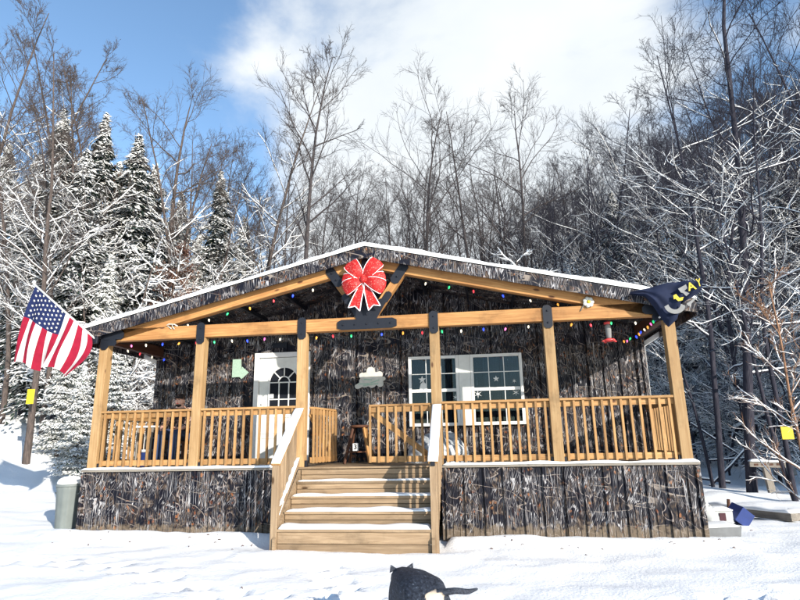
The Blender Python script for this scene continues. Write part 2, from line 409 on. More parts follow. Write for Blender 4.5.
def snow_cap(name, p0, p1, w, t, parent, seed=0, over=.015, res=.06, ridge=0):
    """a lumpy rounded strip of snow lying along p0..p1"""
    p0, p1 = Vector(p0), Vector(p1); d = p1 - p0; l = d.length; x = d / l; y = Vector((0, 0, 1)).cross(x).normalized(); z = x.cross(y)
    n = max(3, int(l / res)); mcs = 6; V = []; Fc = []
    for i in range(n + 1):
        u = i / n; e = min(1, min(u, 1 - u) * l / .05 + .25)
        tt = t * (.75 + .6 * mnoise.noise(Vector((seed * 7.1 + u * l * 2.3, seed, 0)))) * e; ww = w * (1 + .10 * mnoise.noise(Vector((u * l * 3.1, seed * 3.3, 5)))) + over
        prof = [(-.5, 0), (-.5, .55), (-.36, .93), (0, 1.0), (.36, .93), (.5, .55), (.5, 0)]
        for a, h in prof: V.append(p0 + x * (u * l) + y * (a * ww) + z * (h * max(tt, .004)))
    k = 7
    for i in range(n):
        for j in range(k - 1): Fc.append((i * k + j, i * k + j + 1, (i + 1) * k + j + 1, (i + 1) * k + j))
    Fc.append(tuple(range(k))); Fc.append(tuple(n * k + j for j in range(k))[::-1])
    bm = bmesh.new(); me = mesh('tmp', V, Fc); bm.from_mesh(me); bpy.data.meshes.remove(me)
    return put(name, bm_mesh(bm, name, True), 'snow_mat', parent)
def skinned(name, verts, edges, radii, mat, parent, Mw=None, sub=2):
    me = bpy.data.meshes.new(name); me.from_pydata(verts, edges, [])
    o = bpy.data.objects.new('tmp', me); COL.objects.link(o)
    md = o.modifiers.new('s', 'SKIN')
    for i, r_ in enumerate(radii):
        rr = r_ if isinstance(r_, tuple) else (r_, r_); me.skin_vertices[0].data[i].radius = rr
    me.skin_vertices[0].data[0].use_root = True
    sm = o.modifiers.new('u', 'SUBSURF'); sm.levels = sub; sm.render_levels = sub
    dg = bpy.context.evaluated_depsgraph_get(); dg.update()
    me2 = bpy.data.meshes.new_from_object(o.evaluated_get(dg)); bpy.data.objects.remove(o)
    me2.polygons.foreach_set('use_smooth', [True] * len(me2.polygons))
    me2.materials.clear()
    return put(name, me2, mat, parent, Mw)

# ------------------------------------------------------------------ ground
def sp_(t): return np.logaddexp(0, t)
def _vn(seed):
    g = np.random.default_rng(seed).random((256, 256))
    def f(x, y):
        xi = np.floor(x).astype(int); yi = np.floor(y).astype(int); fx = x - xi; fy = y - yi
        fx = fx * fx * (3 - 2 * fx); fy = fy * fy * (3 - 2 * fy)
        a = g[xi % 256, yi % 256]; b = g[(xi + 1) % 256, yi % 256]; c = g[xi % 256, (yi + 1) % 256]; d = g[(xi + 1) % 256, (yi + 1) % 256]
        return (a * (1 - fx) + b * fx) * (1 - fy) + (c * (1 - fx) + d * fx) * fy - .5
    return f
vn = [_vn(i) for i in range(6)]
def terrain(x, y):
    x = np.asarray(x, float); y = np.asarray(y, float)
    z = -.10 + .03 * np.clip((2.5 - x) / 5, -1, 1.6)
    z = z - .10 * sp_((-y - 3.0) / 1.2) * .45
    sL = -x * .85 + y * .35 - 10
    z = z + .40 * sp_(sL / 2.2) * 2.2
    sR = x * .45 + y * .89 - 29
    z = z + .36 * sp_(sR / 3) * 3
    z = z + .03 * sp_((y - 14) / 2) * 2
    far = np.clip(np.hypot(x, y) / 260 - .35, 0, 1)
    z = np.where(z > 4, 4 + 26 * (1 - np.exp(-(z - 4) / 26)), z)
    # snow undulation
    amp = np.clip((np.hypot(x - 1, y + 2) - 2) / 8, .25, 1)
    z = z + .16 * vn[0](x * .35, y * .35) * amp + .12 * vn[1](x * .9, y * 1.1) * amp + .04 * vn[2](x * 2.2, y * 2.6) + .018 * vn[3](x * 5.0, y * 5.5) + .012 * vn[4](x * 12, y * 12)
    z = z + 2.0 * vn[5](x * .06, y * .06) * np.clip((np.hypot(x, y) - 15) / 25, 0, 1)
    # drift against the skirting, tracks leading to the steps
    z = z + .10 * np.exp(-((y + .25) / .30) ** 2) * (np.abs(x) < 5.2) * np.where((x > -1.2) & (x < 1.25), 0, 1)
    z = z + .05 * np.exp(-((y + 1.3) / .25) ** 2) * (np.abs(x) < 1.6)
    return z
TR = []
for k in range(34):      # footprints wandering to the steps and across the yard
    t = k / 33; TR.append((-.2 + 1.2 * t + .12 * (-1) ** k + .3 * math.sin(t * 5), -1.8 - 6 * t))
for k in range(26):
    t = k / 25; TR.append((-4.6 + 6 * t, -2.0 - 1.4 * t + .12 * (-1) ** k + .3 * math.sin(t * 7)))
for k in range(22):
    t = k / 21; TR.append((2.6 + 4.6 * t, -3.6 + 2.0 * t + .10 * (-1) ** k))
def terrain_f(x, y):
    z = terrain(x, y)
    for (a, b) in TR:
        r2 = ((x - a) / .085) ** 2 + ((y - b) / .14) ** 2
        z = z - .075 * np.exp(-r2) + .025 * np.exp(-(r2 - 2.4) ** 2)
    return z
def tz(x, y): return float(terrain(x, y))
def axis(c, n, near, far):
    u = np.linspace(-1, 1, n); k = np.arcsinh(far / near); return c + near * np.sinh(u * k)
gx = axis(1.0, 620, 4.5, 500); gy = axis(-3.0, 620, 3.5, 500)
X, Y = np.meshgrid(gx, gy, indexing='xy'); Z = terrain_f(X, Y)
nx, ny = len(gx), len(gy); idx = np.arange(nx * ny).reshape(ny, nx)
Fq = np.stack([idx[:-1, :-1], idx[:-1, 1:], idx[1:, 1:], idx[1:, :-1]], -1).reshape(-1, 4)
g = put('snow_ground', mesh('snow_ground', np.stack([X, Y, Z], -1).reshape(-1, 3), Fq, True), 'snow_ground_mat'); g['kind'] = 'structure'; g['label'] = 'snow covered yard and hillside with soft bumps and footprints'

# ------------------------------------------------------------------ cabin
A = 1.8043; B = 1.1064; X6 = B + 2 * A; D = 1.78; DK = 1.0; SL = .2357
PX = [-X6, -X6 + A, -B, B, B + A, X6]; XE = 5.07; YF = -.21; YB = 9.0
cab = thing('cabin', 'cabin clad in camouflage printed metal with a timber front porch and snowy gable roof', 'cabin', (0, 0, 0))
def ztop(x): return 4.575 - SL * abs(x)
def zund(x): return 4.475 - SL * abs(x)

def ribbed_panel(x0, x1, zb, ztf, y, mat, name, parent, rib=.29, depth=.03, xoff=0, plane='x', sgn=-1):
    """one sheet of ribbed siding, x0..x1, zb to ztf(x); ribs stand towards sgn"""
    xs = [x0]; k = math.floor((x0 - xoff) / rib)
    while True:
        c = xoff + k * rib
        if c > x1 + .05: break
        for dx, dd in ((-.022, 0), (-.010, 1), (.010, 1), (.022, 0)):
            xx = c + dx
            if x0 < xx < x1: xs.append((xx, dd))
        for dx in (.095, .195):
            for q, dd in ((-.012, 0), (0, .32), (.012, 0)):
                xx = c + dx + q
                if x0 < xx < x1: xs.append((xx, dd))
        k += 1
    pts = [(x0, 0)] + [p for p in xs if isinstance(p, tuple)] + [(x1, 0)]
    pts.sort()
    V = []; Fc = []
    th = .004
    for (xx, dd) in pts:
        yy = y + sgn * dd * depth; zt = ztf(xx)
        for q in (yy, y - sgn * th):
            V.append((xx, q, zb) if plane == 'x' else (q, xx, zb)); V.append((xx, q, zt) if plane == 'x' else (q, xx, zt))
    n = len(pts)
    for i in range(n - 1):
        a = i * 4; b = a + 4
        Fc += [(a, b, b + 1, a + 1), (a + 2, a + 3, b + 3, b + 2), (a, a + 2, b + 2, b), (a + 1, b + 1, b + 3, a + 3)]
    Fc += [(0, 1, 3, 2), tuple(4 * (n - 1) + q for q in (0, 2, 3, 1))]
    bm = bmesh.new(); me = mesh('tmp', V, Fc); bm.from_mesh(me); bpy.data.meshes.remove(me)
    return put(name, bm_mesh(bm, name), mat, parent)

# porch back wall: sheets up to the vaulted ceiling, left out where the door stands
WD = X6 + .06
wallz = lambda x: zund(x) - .012
cuts = [-WD] + [-4.06 + .87 * i for i in range(11) if -4.06 + .87 * i < WD] + [WD]
DX0, DX1 = -2.62, -1.60           # door leaf opening
for a, b in zip(cuts, cuts[1:]):
    if b <= DX0 or a >= DX1: ribbed_panel(a, b, DK, wallz, D, 'camo_front', 'siding_panel', cab, depth=.032)
    else:
        if a < DX0: ribbed_panel(a, DX0, DK, wallz, D, 'camo_front', 'siding_panel', cab, depth=.032)
        if b > DX1: ribbed_panel(DX1, b, DK, wallz, D, 'camo_front', 'siding_panel', cab, depth=.032)
ribbed_panel(DX0 + .001, DX1 - .001, DK + 2.09, wallz, D, 'camo_front', 'siding_panel', cab, depth=.032)
box('wall_core', (-WD + .01, D + .10, -.3), (WD - .01, YB, 3.3), 'interior_dark', cab)
# side walls and back
for s in (-1, 1):
    yy = D + .004
    while yy < YB - .1:
        ribbed_panel(yy, min(yy + .87, YB), -.2, lambda q: 3.34, s * WD, 'camo_side', 'siding_panel', cab, plane='y', sgn=s); yy += .87
ribbed_panel(-WD, WD, -.2, wallz, YB, 'camo_front', 'back_wall', cab, sgn=1)
# corner trims
for s in (-1, 1): box('corner_trim', (s * WD - .035, D - .035, DK), (s * WD + .035, D + .03, 3.33), 'camo_front', cab)

# skirting
sk = [-4.83 + .92 * i for i in range(12)]
def skirt(a, b): ribbed_panel(a, b, -.35, lambda q: .964, -.06, 'camo_front', 'skirting_panel', cab, depth=.032, xoff=.05)
for a, b in ((-4.83, -4.0), (-4.0, -3.1), (-3.1, -2.2), (-2.2, -1.12), (1.14, 2.05), (2.05, 2.95), (2.95, 3.88), (3.88, 4.83)): skirt(a, b)
for s in (-1, 1):
    ribbed_panel(-.056, D, -.35, lambda q: .955, s * 4.83, 'camo_side', 'skirting_panel', cab, plane='y', sgn=s)
box('skirting_corner', (4.80, -.095, -.35), (4.862, -.05, .955), 'camo_front', cab)
box('skirting_corner', (-4.862, -.095, -.35), (-4.80, -.05, .955), 'camo_front', cab)
# deck
for i in range(13):
    y0 = -.085 + i * .1435; box('deck_board', (-4.86, y0, .972), (4.86, y0 + .137, DK), 'stair_wood', cab)
box('rim_joist', (-4.84, -.05, .80), (4.84, -.01, .968), 'stair_wood', cab)
box('deck_trim', (-4.87, -.10, .965), (-1.12, -.088, DK + .004), 'grey_wood', cab); box('deck_trim', (1.16, -.10, .965), (4.87, -.088, DK + .004), 'grey_wood', cab)
snow_cap('deck_snow', (-4.86, -.075, DK + .004), (-1.16, -.075, DK + .004), .075, .045, cab, 1)
snow_cap('deck_snow', (1.18, -.075, DK + .004), (4.86, -.075, DK + .004), .075, .045, cab, 2)
# posts, their steel plates
PW = .155
for i, x in enumerate(PX):
    zt = 3.165
    board('post', (x, 0, DK), (x, 0, zt), PW, PW, 'post_wood', cab)
    def hexplate(cx, cz, hw, hl, ang, name='post_plate', yf=-PW / 2 - .006, parent=cab, t=.008, bolts=True):
        pts = [(-hl, -hw * .45), (-hl + hw * .55, -hw), (hl - hw * .55, -hw), (hl, -hw * .45), (hl, hw * .45), (hl - hw * .55, hw), (-hl + hw * .55, hw), (-hl, hw * .45)]
        ca, sa = math.cos(ang), math.sin(ang)
        pp = prism(name, [(cx + a * ca - b * sa, cz + a * sa + b * ca) for a, b in pts], yf - t, yf, 'black_steel', parent)
        return pp
    if 0 < i < 5: hexplate(x, 3.235, .072, .185, math.pi / 2, yf=-.0875)
    else:
        s = 1 if i == 5 else -1
        hexplate(x - s * .015, 3.20, .075, .18, math.pi / 2, yf=-.0875)
        hexplate(x - s * .18, 3.27, .075, .20, 0, yf=-.097)
        hexplate(x - s * .16, 3.14, .055, .09, 0, yf=-.0965)
    for s in (-1, 1):   # base angle irons
        box('post_base', (x + s * .0785 - (.035 if s > 0 else 0) + (.035 if s > 0 else -.035), -.05, DK), (x + s * .0785 + (.035 if s > 0 else 0), .05, DK + .10), 'black_steel', cab)
# porch truss
board('tie_beam', (-4.62, 0, 3.277), (0.0, 0, 3.277), .14, .215, 'truss_wood', cab)
board('tie_beam', (0.001, 0, 3.277), (4.62, 0, 3.277), .14, .215, 'truss_wood', cab)
for s in (-1, 1):
    zr = lambda x: 4.345 - SL * abs(x)
    board('rafter', (s * .004, 0, zr(0)), (s * 4.72, 0, zr(4.72)), .14, .215, 'truss_wood', cab, up=(0, 0, 1)) if s > 0 else board('rafter', (-4.72, 0, zr(4.72)), (-.004, 0, zr(0)), .14, .215, 'truss_wood', cab)
    board('side_beam', (s * (X6 - .0), .09, 3.24), (s * (X6 - .0), D - .05, 3.24), .12, .20, 'dark_wood', cab)
    board('truss_web', (s * .10, -.0, 3.42), (s * .62, -.0, 4.16), .13, .15, 'truss_wood', cab, up=(0, 1, 0))
    a = math.atan2(.74, s * .52)
    hexplate(s * .56, 4.10, .080, .20, a, 'truss_plate', -.080)
    hexplate(s * .34, 3.70, .06, .10, a, 'truss_plate', -.0795)
hexplate(0, 4.22, .085, .19, math.pi / 2, 'truss_plate', -.082)
prism('truss_plate', [(-.50, 3.205), (-.42, 3.175), (.42, 3.175), (.50, 3.205), (.50, 3.31), (.43, 3.345), (.17, 3.345), (.33, 3.62), (.24, 3.68), (0, 3.56), (-.24, 3.68), (-.33, 3.62), (-.17, 3.345), (-.43, 3.345), (-.50, 3.31)], -.092, -.083, 'black_steel', cab)
for x, z in [(-.4, 3.26), (-.2, 3.26), (0, 3.26), (.2, 3.26), (.4, 3.26), (-.21, 3.55), (.21, 3.55), (0, 3.42), (0, 4.3), (0, 4.15), (-.6, 4.16), (.6, 4.16), (-.52, 4.04), (.52, 4.04)] + [(x, z) for x in PX[1:5] for z in (3.14, 3.33)]:
    put('bolt', BOX.setdefault('bolt', tube_mesh([[(0, 0, 0), (0, -.014, 0)]], [.014], 6)), 'black_steel', cab, Matrix.Translation((x, -.094, z)))
# roof: sheathing, camouflage rake fascia, eave fascia, gutters, ceiling ribs, snow
for s in (-1, 1):
    def q(xa, xb): return (xa, xb) if s > 0 else (-xb, -xa)
    prism('roof_deck', [(0, zund(0)), (s * XE, zund(XE)), (s * XE, ztop(XE)), (0, ztop(0))], YF + .025, YB + .3, 'roof_metal', cab)
    for k in range(6):  # rake boards
        a, b = q(XE / 6 * k + (.001 if k else 0), XE / 6 * (k + 1)); f = lambda x: ztop(x) - .012
        prism('rake_fascia', [(a, f(a) - .20), (b, f(b) - .20), (b, f(b)), (a, f(a))], YF - .004, YF + .022, 'camo_front', cab)
    board('eave_fascia', (s * (XE + .012), YF, zund(XE) - .055), (s * (XE + .012), YB + .3, zund(XE) - .055), .022, .21, 'camo_side', cab)
    # soffit under the eave and ceiling sheets with ribs
    k = 0; yy = YF + .03
    while yy < D - .03:
        y2 = min(yy + .40, D - .002)
        prism('ceiling_panel', [(s * .002, zund(0) - .001), (s * XE, zund(XE) - .001), (s * XE, zund(XE) - .010), (s * .002, zund(0) - .010)], yy, y2 - .004, 'camo_top', cab)
        prism('ceiling_panel_rib', [(s * .002, zund(0) - .010), (s * XE, zund(XE) - .010), (s * XE, zund(XE) - .028), (s * .002, zund(0) - .028)], yy + .015, yy + .04, 'camo_top', cab)
        yy += .40
    board('gutter', (s * (XE + .075), .12, zund(XE) - .02), (s * (XE + .075), YB, zund(XE) - .02), .10, .10, 'white_paint', cab)
    board('downspout', (s * (X6 + .10), D + .12, -.1), (s * (X6 + .10), D + .12, 3.0), .06, .08, 'white_paint', cab)
    board('downspout', (s * (X6 + .10), D + .12, 3.02), (s * (XE + .09), D - .1, 3.23), .06, .08, 'white_paint', cab)
# joists under the ceiling
for s in (-1, 1):
    for k in range(1, 6):
        x = s * k * .82; board('ceiling_purlin', (x, .09, zund(x) - .07), (x, D - .03, zund(x) - .07), .04, .08, 'black_steel', cab)
# roof snow
def roof_snow(s):
    nxr, nyr = 70, 90; V = []; Fc = []
    for j in range(nyr + 1):
        y = YF - .03 + (YB + .3 - YF) * (j / nyr) ** 1.5
        for i in range(nxr + 1):
            x = s * (XE + .03) * i / nxr
            t = .075 + .022 * mnoise.noise(Vector((x * 1.7, y * 1.7, 3 + s))) + .014 * mnoise.noise(Vector((x * 7, y * 7, 1)))
            t *= min(1, (y - (YF - .03)) / .05 + .55) * min(1, (1 - i / nxr) * XE / .06 + .45)
            V.append((x, y, ztop(abs(x)) + max(t, .02)))
    k = nxr + 1
    for j in range(nyr):
        for i in range(nxr): Fc.append((j * k + i, j * k + i + 1, (j + 1) * k + i + 1, (j + 1) * k + i))
    base = len(V)
    for i in range(nxr + 1):
        x = s * (XE + .03) * i / nxr; V.append((x, YF - .015, ztop(abs(x)) + .001))
    for i in range(nxr): Fc.append((i, base + i, base + i + 1, i + 1))
    b2 = len(V)
    for j in range(nyr + 1): V.append((s * (XE + .02), V[j * k][1], ztop(XE) + .001))
    for j in range(nyr): Fc.append((j * k + nxr, b2 + j, b2 + j + 1, (j + 1) * k + nxr))
    bm = bmesh.new(); me = mesh('tmp', V, Fc); bm.from_mesh(me); bpy.data.meshes.remove(me)
    put('roof_snow', bm_mesh(bm, 'roof_snow', True), 'snow_mat', cab)
roof_snow(-1); roof_snow(1)

# railings
def railing(x0, x1, y=0.0, along='x', name='railing', n=None, parent=cab, zo=0, snow=True, sg=1):
    """top cap, two edge rails and balusters screwed to the outer face"""
    r_ = put(name, None, parent=parent, Mw=Matrix.Translation(((x0 + x1) / 2, y, DK) if along == 'x' else (y, (x0 + x1) / 2, DK))); r_.empty_display_size = .1
    P = (lambda a, o, z: (a, y + o * sg, z)) if along == 'x' else (lambda a, o, z: (y + o * sg, a, z))
    board('top_cap', P(x0, 0, 1.945 + zo), P(x1, 0, 1.945 + zo), .14, .036, 'rail_wood', r_)
    board('upper_rail', P(x0, .0, 1.88 + zo), P(x1, .0, 1.88 + zo), .038, .088, 'rail_wood', r_)
    board('lower_rail', P(x0, .0, 1.10 + zo), P(x1, .0, 1.10 + zo), .038, .088, 'rail_wood', r_)
    L_ = x1 - x0; n = n or round(L_ / .142)
    for k in range(n):
        a = x0 + L_ * (k + .5) / n
        board('baluster', P(a, -.0385, 1.04 + zo), P(a, -.0385, 1.926 + zo), .036, .036, 'rail_wood', r_, bev=.003)
    return r_
bays = [(PX[0] + PW / 2, PX[1] - PW / 2), (PX[1] + PW / 2, PX[2] - PW / 2), (PX[3] + PW / 2, PX[4] - PW / 2), (PX[4] + PW / 2, PX[5] - PW / 2)]
for a, b in bays: railing(a, b)
railing(PW / 2, D - .02, -X6, 'y'); railing(PW / 2, D - .02, X6, 'y', sg=-1)
# stairs
st = put('stairs', None, parent=cab, Mw=Matrix.Translation((0, -.6, 0)))
fr = [(-.10, 1.0), (-.30, .80), (-.55, .605), (-.81, .42), (-1.10, .225)]
SX0, SX1 = -1.07, 1.07
for k, (yf, z) in enumerate(fr):
    yn = fr[k + 1][0] if k < 4 else None
    if k > 0:
        yb = fr[k - 1][0] + .012
        for j in range(2):
            w_ = (yb - yf - .01) / 2
            box('tread', (SX0 - .0, yf + j * (w_ + .01), z - .038), (SX1, yf + j * (w_ + .01) + w_, z), 'stair_wood', st)
        ns = 1 if k < 4 else 1
        snow_cap('tread_snow', (SX0 + .02, (yf + yb) / 2 - .004, z), (SX1 - .02, (yf + yb) / 2 - .004, z), (yb - yf) - .025, (.03, .038, .05, .06)[k - 1], st, 10 + k, over=.0, res=.035)
    zn = fr[k + 1][1] if k < 4 else -.12
    hh = (z - .038) - zn
    box('riser', (SX0 + .005, yf + .022, zn + hh * .5 + .003), (SX1 - .005, yf + .052, z - .040), 'stair_wood', st)
    box('riser', (SX0 + .005, yf + .022, zn + .002), (SX1 - .005, yf + .052, zn + hh * .5 - .003), 'stair_wood', st)
for x in (SX0 - .025, SX1 + .025):
    prism('stringer', [(-.08, .96), (-1.14, .10), (-1.14, -.25), (-.85, -.25), (-.08, .45)], x - .02, x + .02, 'stair_wood', st, 'yz')
for s in (-1, 1):
    x = s * 1.115
    board('newel_post', (x, -1.06, -.3), (x, -1.06, 1.07), .095, .095, 'stair_wood', st)
    za, zb_ = 1.90, 1.075; ya, yb = -.085, -1.10
    board('stair_rail', (x, ya, za), (x, yb, zb_), .13, .038, 'rail_wood', st)
    board('stair_rail', (x, ya, za - .075), (x, yb + .09, zb_), .038, .088, 'stair_wood', st)
    board('stair_rail', (x, ya, 1.10), (x, yb + .09, .30), .038, .088, 'stair_wood', st)
    for k in range(8):
        t = (k + .5) / 8; y = ya + (yb + .1 - ya) * t; zt = za - .04 + (zb_ + .04 - za) * t; zb2 = 1.06 + (.30 - 1.08) * t
        board('baluster', (x + .0385 * s, y, zb2), (x + .0385 * s, y, zt), .036, .036, 'stair_wood', st, bev=.003)
    snow_cap('rail_snow', (x, ya, za + .019), (x, yb + .0, zb_ + .019), .125, .045, st, 30 + s)
    snow_cap('rail_snow', (x - .01, ya, 1.147), (x - .01, yb + .12, .345), .045, .035, st, 34 + s)
box('rail_bracket', (1.085, -1.127, 1.035), (1.145, -1.108, 1.095), 'black_steel', st)
# gate leaves
def gate(name, parent, Mw, W_, brace):
    g = put(name, None, Mw=Mw); 
    def bb(n, p0, p1, w, h, mat='rail_wood', up=(0, 0, 1), bev=.003):
        return board(n, Mw @ Vector(p0), Mw @ Vector(p1), w, h, mat, g, up=Mw.to_3x3() @ Vector(up), bev=bev)
    bb('top_rail', (0, 0, .93), (W_, 0, .93), .09, .034); bb('upper_rail', (0, 0, .868), (W_, 0, .868), .036, .088); bb('lower_rail', (0, 0, .10), (W_, 0, .10), .036, .088)
    n = 7
    for k in range(n + 1): bb('baluster', (W_ * (k + .12) / (n + .2), -.037, .05), (W_ * (k + .12) / (n + .2), -.037, .912), .036, .036)
    bb('brace', brace[0], brace[1], .034, .09)
    return g
Mg = Matrix.Translation((.02, -.0, DK))
gt = gate('porch_gate', None, Mg, 1.0, ((.02, .037, .84), (.97, .037, .12))); tag(gt, 'closed right leaf of the porch gate with a diagonal brace, hinged beside the stair rail', 'gate')
Mg2 = Matrix.Translation((-.97, .10, DK)) @ Matrix.Rotation(R(82), 4, 'Z')
gt2 = gate('porch_gate', None, Mg2, .95, ((.02, .037, .84), (.93, .037, .12))); tag(gt2, 'open left leaf of the porch gate seen edge-on beside the white door', 'gate')

# ---- door
dr = put('door', None, parent=cab, Mw=Matrix.Translation((-2.1, D, DK)))
fy = D - .05
box('door_frame', (-2.675, fy, DK), (-2.575, D + .03, 3.045), 'white_paint', dr); box('door_frame', (-1.625, fy, DK), (-1.525, D + .03, 3.045), 'white_paint', dr)
box('door_frame', (-2.675, fy, 3.047), (-1.525, D + .03, 3.145), 'white_paint', dr)
box('door_leaf', (-2.570, D - .012, DK + .02), (-1.630, D + .03, 3.042), 'door_white', dr)
dcx = -2.05 + .0; hw = .305
def archpts(r, n=18): return [(dcx + r * math.cos(a), 2.545 + r * math.sin(a)) for a in np.linspace(0, math.pi, n)]
gy_ = D - .016
prism('glass', [(dcx - hw, 2.03)] + [(dcx + hw, 2.03)] + archpts(hw), gy_ - .004, gy_, 'interior_dark', dr)
def bar(p0, p1, w=.022, name='muntin'): return board(name, (p0[0], gy_ - .012, p0[1]), (p1[0], gy_ - .012, p1[1]), w, .016, 'white_paint', dr, up=(0, 1, 0), bev=.002)
pts_ = archpts(hw + .012); 
def arcbar(r, w, name='muntin'):
    P1 = archpts(r + w / 2, 24); P0 = archpts(r - w / 2, 24)[::-1]; prism(name, P1 + P0, gy_ - .021, gy_ - .0045, 'white_paint', dr)
arcbar(hw, .03, 'glass_surround'); arcbar(.115, .022)
for x in (-hw, hw): bar((dcx + x, 2.02), (dcx + x, 2.545), .03, 'glass_surround')
bar((dcx - hw, 2.02), (dcx + hw, 2.02), .03, 'glass_surround')
for x in (-.10, .10): bar((dcx + x, 2.03), (dcx + x, 2.535))
bar((dcx - hw + .016, 2.545), (dcx + hw - .016, 2.545)); bar((dcx - hw + .016, 2.215), (dcx + hw - .016, 2.215))
for a in (math.pi / 4, math.pi / 2, 3 * math.pi / 4): bar((dcx + .13 * math.cos(a), 2.545 + .13 * math.sin(a)), (dcx + (hw - .016) * math.cos(a), 2.545 + (hw - .016) * math.sin(a)))
box('sticker', (-2.335, gy_ - .008, 2.24), (-2.26, gy_ - .005, 2.33), 'white_paint', dr)
for zc in (1.33, 1.72):
    for xc in (-2.33, -1.87):
        h2 = .15; bx = .165
        for (xa, za, xb_, zb2) in ((xc - bx, zc - h2, xc + bx, zc - h2), (xc - bx, zc + h2, xc + bx, zc + h2), (xc - bx, zc - h2 - .006, xc - bx, zc + h2 + .006), (xc + bx, zc - h2 - .006, xc + bx, zc + h2 + .006)):
            board('panel_moulding', (xa, D - .017, za), (xb_, D - .017, zb2), .016, .012, 'door_white', dr, up=(0, 1, 0), bev=.002)
put('handle', lathe([(.012, 0), (.012, .03), (.028, .04), (.03, .06), (.018, .075)], 12), 'steel_pole', dr, Matrix.Translation((-2.50, D - .012, 2.0)) @ Matrix.Rotation(R(90), 4, 'X'))
put('handle', lathe([(.02, 0), (.02, .02)], 12), 'steel_pole', dr, Matrix.Translation((-2.50, D - .012, 2.13)) @ Matrix.Rotation(R(90), 4, 'X'))
box('threshold', (-2.57, D - .06, DK + .001), (-1.63, D - .013, DK + .019), 'steel_pole', dr)

# ---- double window
def window(x0, x1, z0, z1, curt):
    w = put('window', None, parent=cab, Mw=Matrix.Translation(((x0 + x1) / 2, D, z0)))
    yf, yb = D - .075, D - .026; t = .058
    box('frame', (x0, yf, z0), (x0 + t, yb, z1), 'white_paint', w); box('frame', (x1 - t, yf, z0), (x1, yb, z1), 'white_paint', w)
    box('frame', (x0 + t + .001, yf, z1 - t), (x1 - t - .001, yb, z1), 'white_paint', w); box('frame', (x0 + t + .001, yf, z0), (x1 - t - .001, yb, z0 + t), 'white_paint', w)
    zm = z0 + (z1 - z0) * .50
    box('sash_rail', (x0 + t + .001, yf + .006, zm - .03), (x1 - t - .001, yb - .004, zm + .03), 'white_paint', w)
    a, b = x0 + t + .001, x1 - t - .001
    for (za, zb2) in ((z0 + t, zm - .03), (zm + .03, z1 - t)):
        box('pane', (a, yf + .030, za + .001), (b, yf + .034, zb2 - .001), 'window_glass', w, 0)
        for k in (1, 2):
            xx = a + (b - a) * k / 3; box('muntin', (xx - .008, yf + .020, za + .001), (xx + .008, yf + .0285, zb2 - .001), 'white_paint', w, .001)
        zz = (za + zb2) / 2; box('muntin', (a + .001, yf + .0165, zz - .008), (b - .001, yf + .0195, zz + .008), 'white_paint', w, .001)
    box('room_dark_plate', (x0 + .01, D - .024, z0 + .01), (x1 - .01, D - .0225, z1 - .01), 'interior_dark', w, 0)  # thin plate coloured dark to stand for the dim room behind the panes
    for (ca, cb) in curt:
        V = []; Fc = []; n = 40
        for i in range(n + 1):
            u = i / n; xx = ca + (cb - ca) * u; yy = D - .034 + .006 * math.sin(u * (cb - ca) * 95)
            V += [(xx, yy, z0 + .06), (xx, yy, z1 - .06)]
        for i in range(n): Fc.append((2 * i, 2 * i + 2, 2 * i + 3, 2 * i + 1))
        put('curtain', mesh('curtain', V, Fc, True), 'curtain', w)
    return w
w1 = window(.44, 1.40, 1.63, 2.945, [(.52, .86), (1.12, 1.25)])
w2 = window(1.62, 2.585, 1.63, 2.945, [(1.86, 2.16), (2.18, 2.52)])
box('window_mullion', (1.402, D - .068, 1.63), (1.618, D - .024, 2.945), 'door_white', cab)
def star(cx, cz, r, parent, y, n=5, name='window_star', inner=.42, mat='white_paint'):
    pts = []
    for k in range(2 * n):
        a = math.pi / 2 + k * math.pi / n; rr = r if k % 2 == 0 else r * inner; pts.append((cx + rr * math.cos(a), cz + rr * math.sin(a)))
    return prism(name, pts, y - .003, y, mat, parent)
yst = D - .0785
star(.70, 2.50, .075, w1, yst + .026); prism('window_figure', [(.64, 2.31), (.80, 2.31), (.77, 2.42), (.72, 2.47), (.67, 2.42)], yst + .023, yst + .026, 'white_paint', w1)
star(2.09, 2.47, .06, w2, yst + .026)
for (x, z, r_, w) in ((1.74, 2.20, .085, w2), (2.44, 2.21, .07, w2), (2.42, 2.42, .05, w2), (1.32, 2.15, .06, w1)): star(x, z, r_, w, yst + .028, 6, 'snowflake', .18)
for (x, w) in ((.92, w1), (1.98, w2)):
    pass

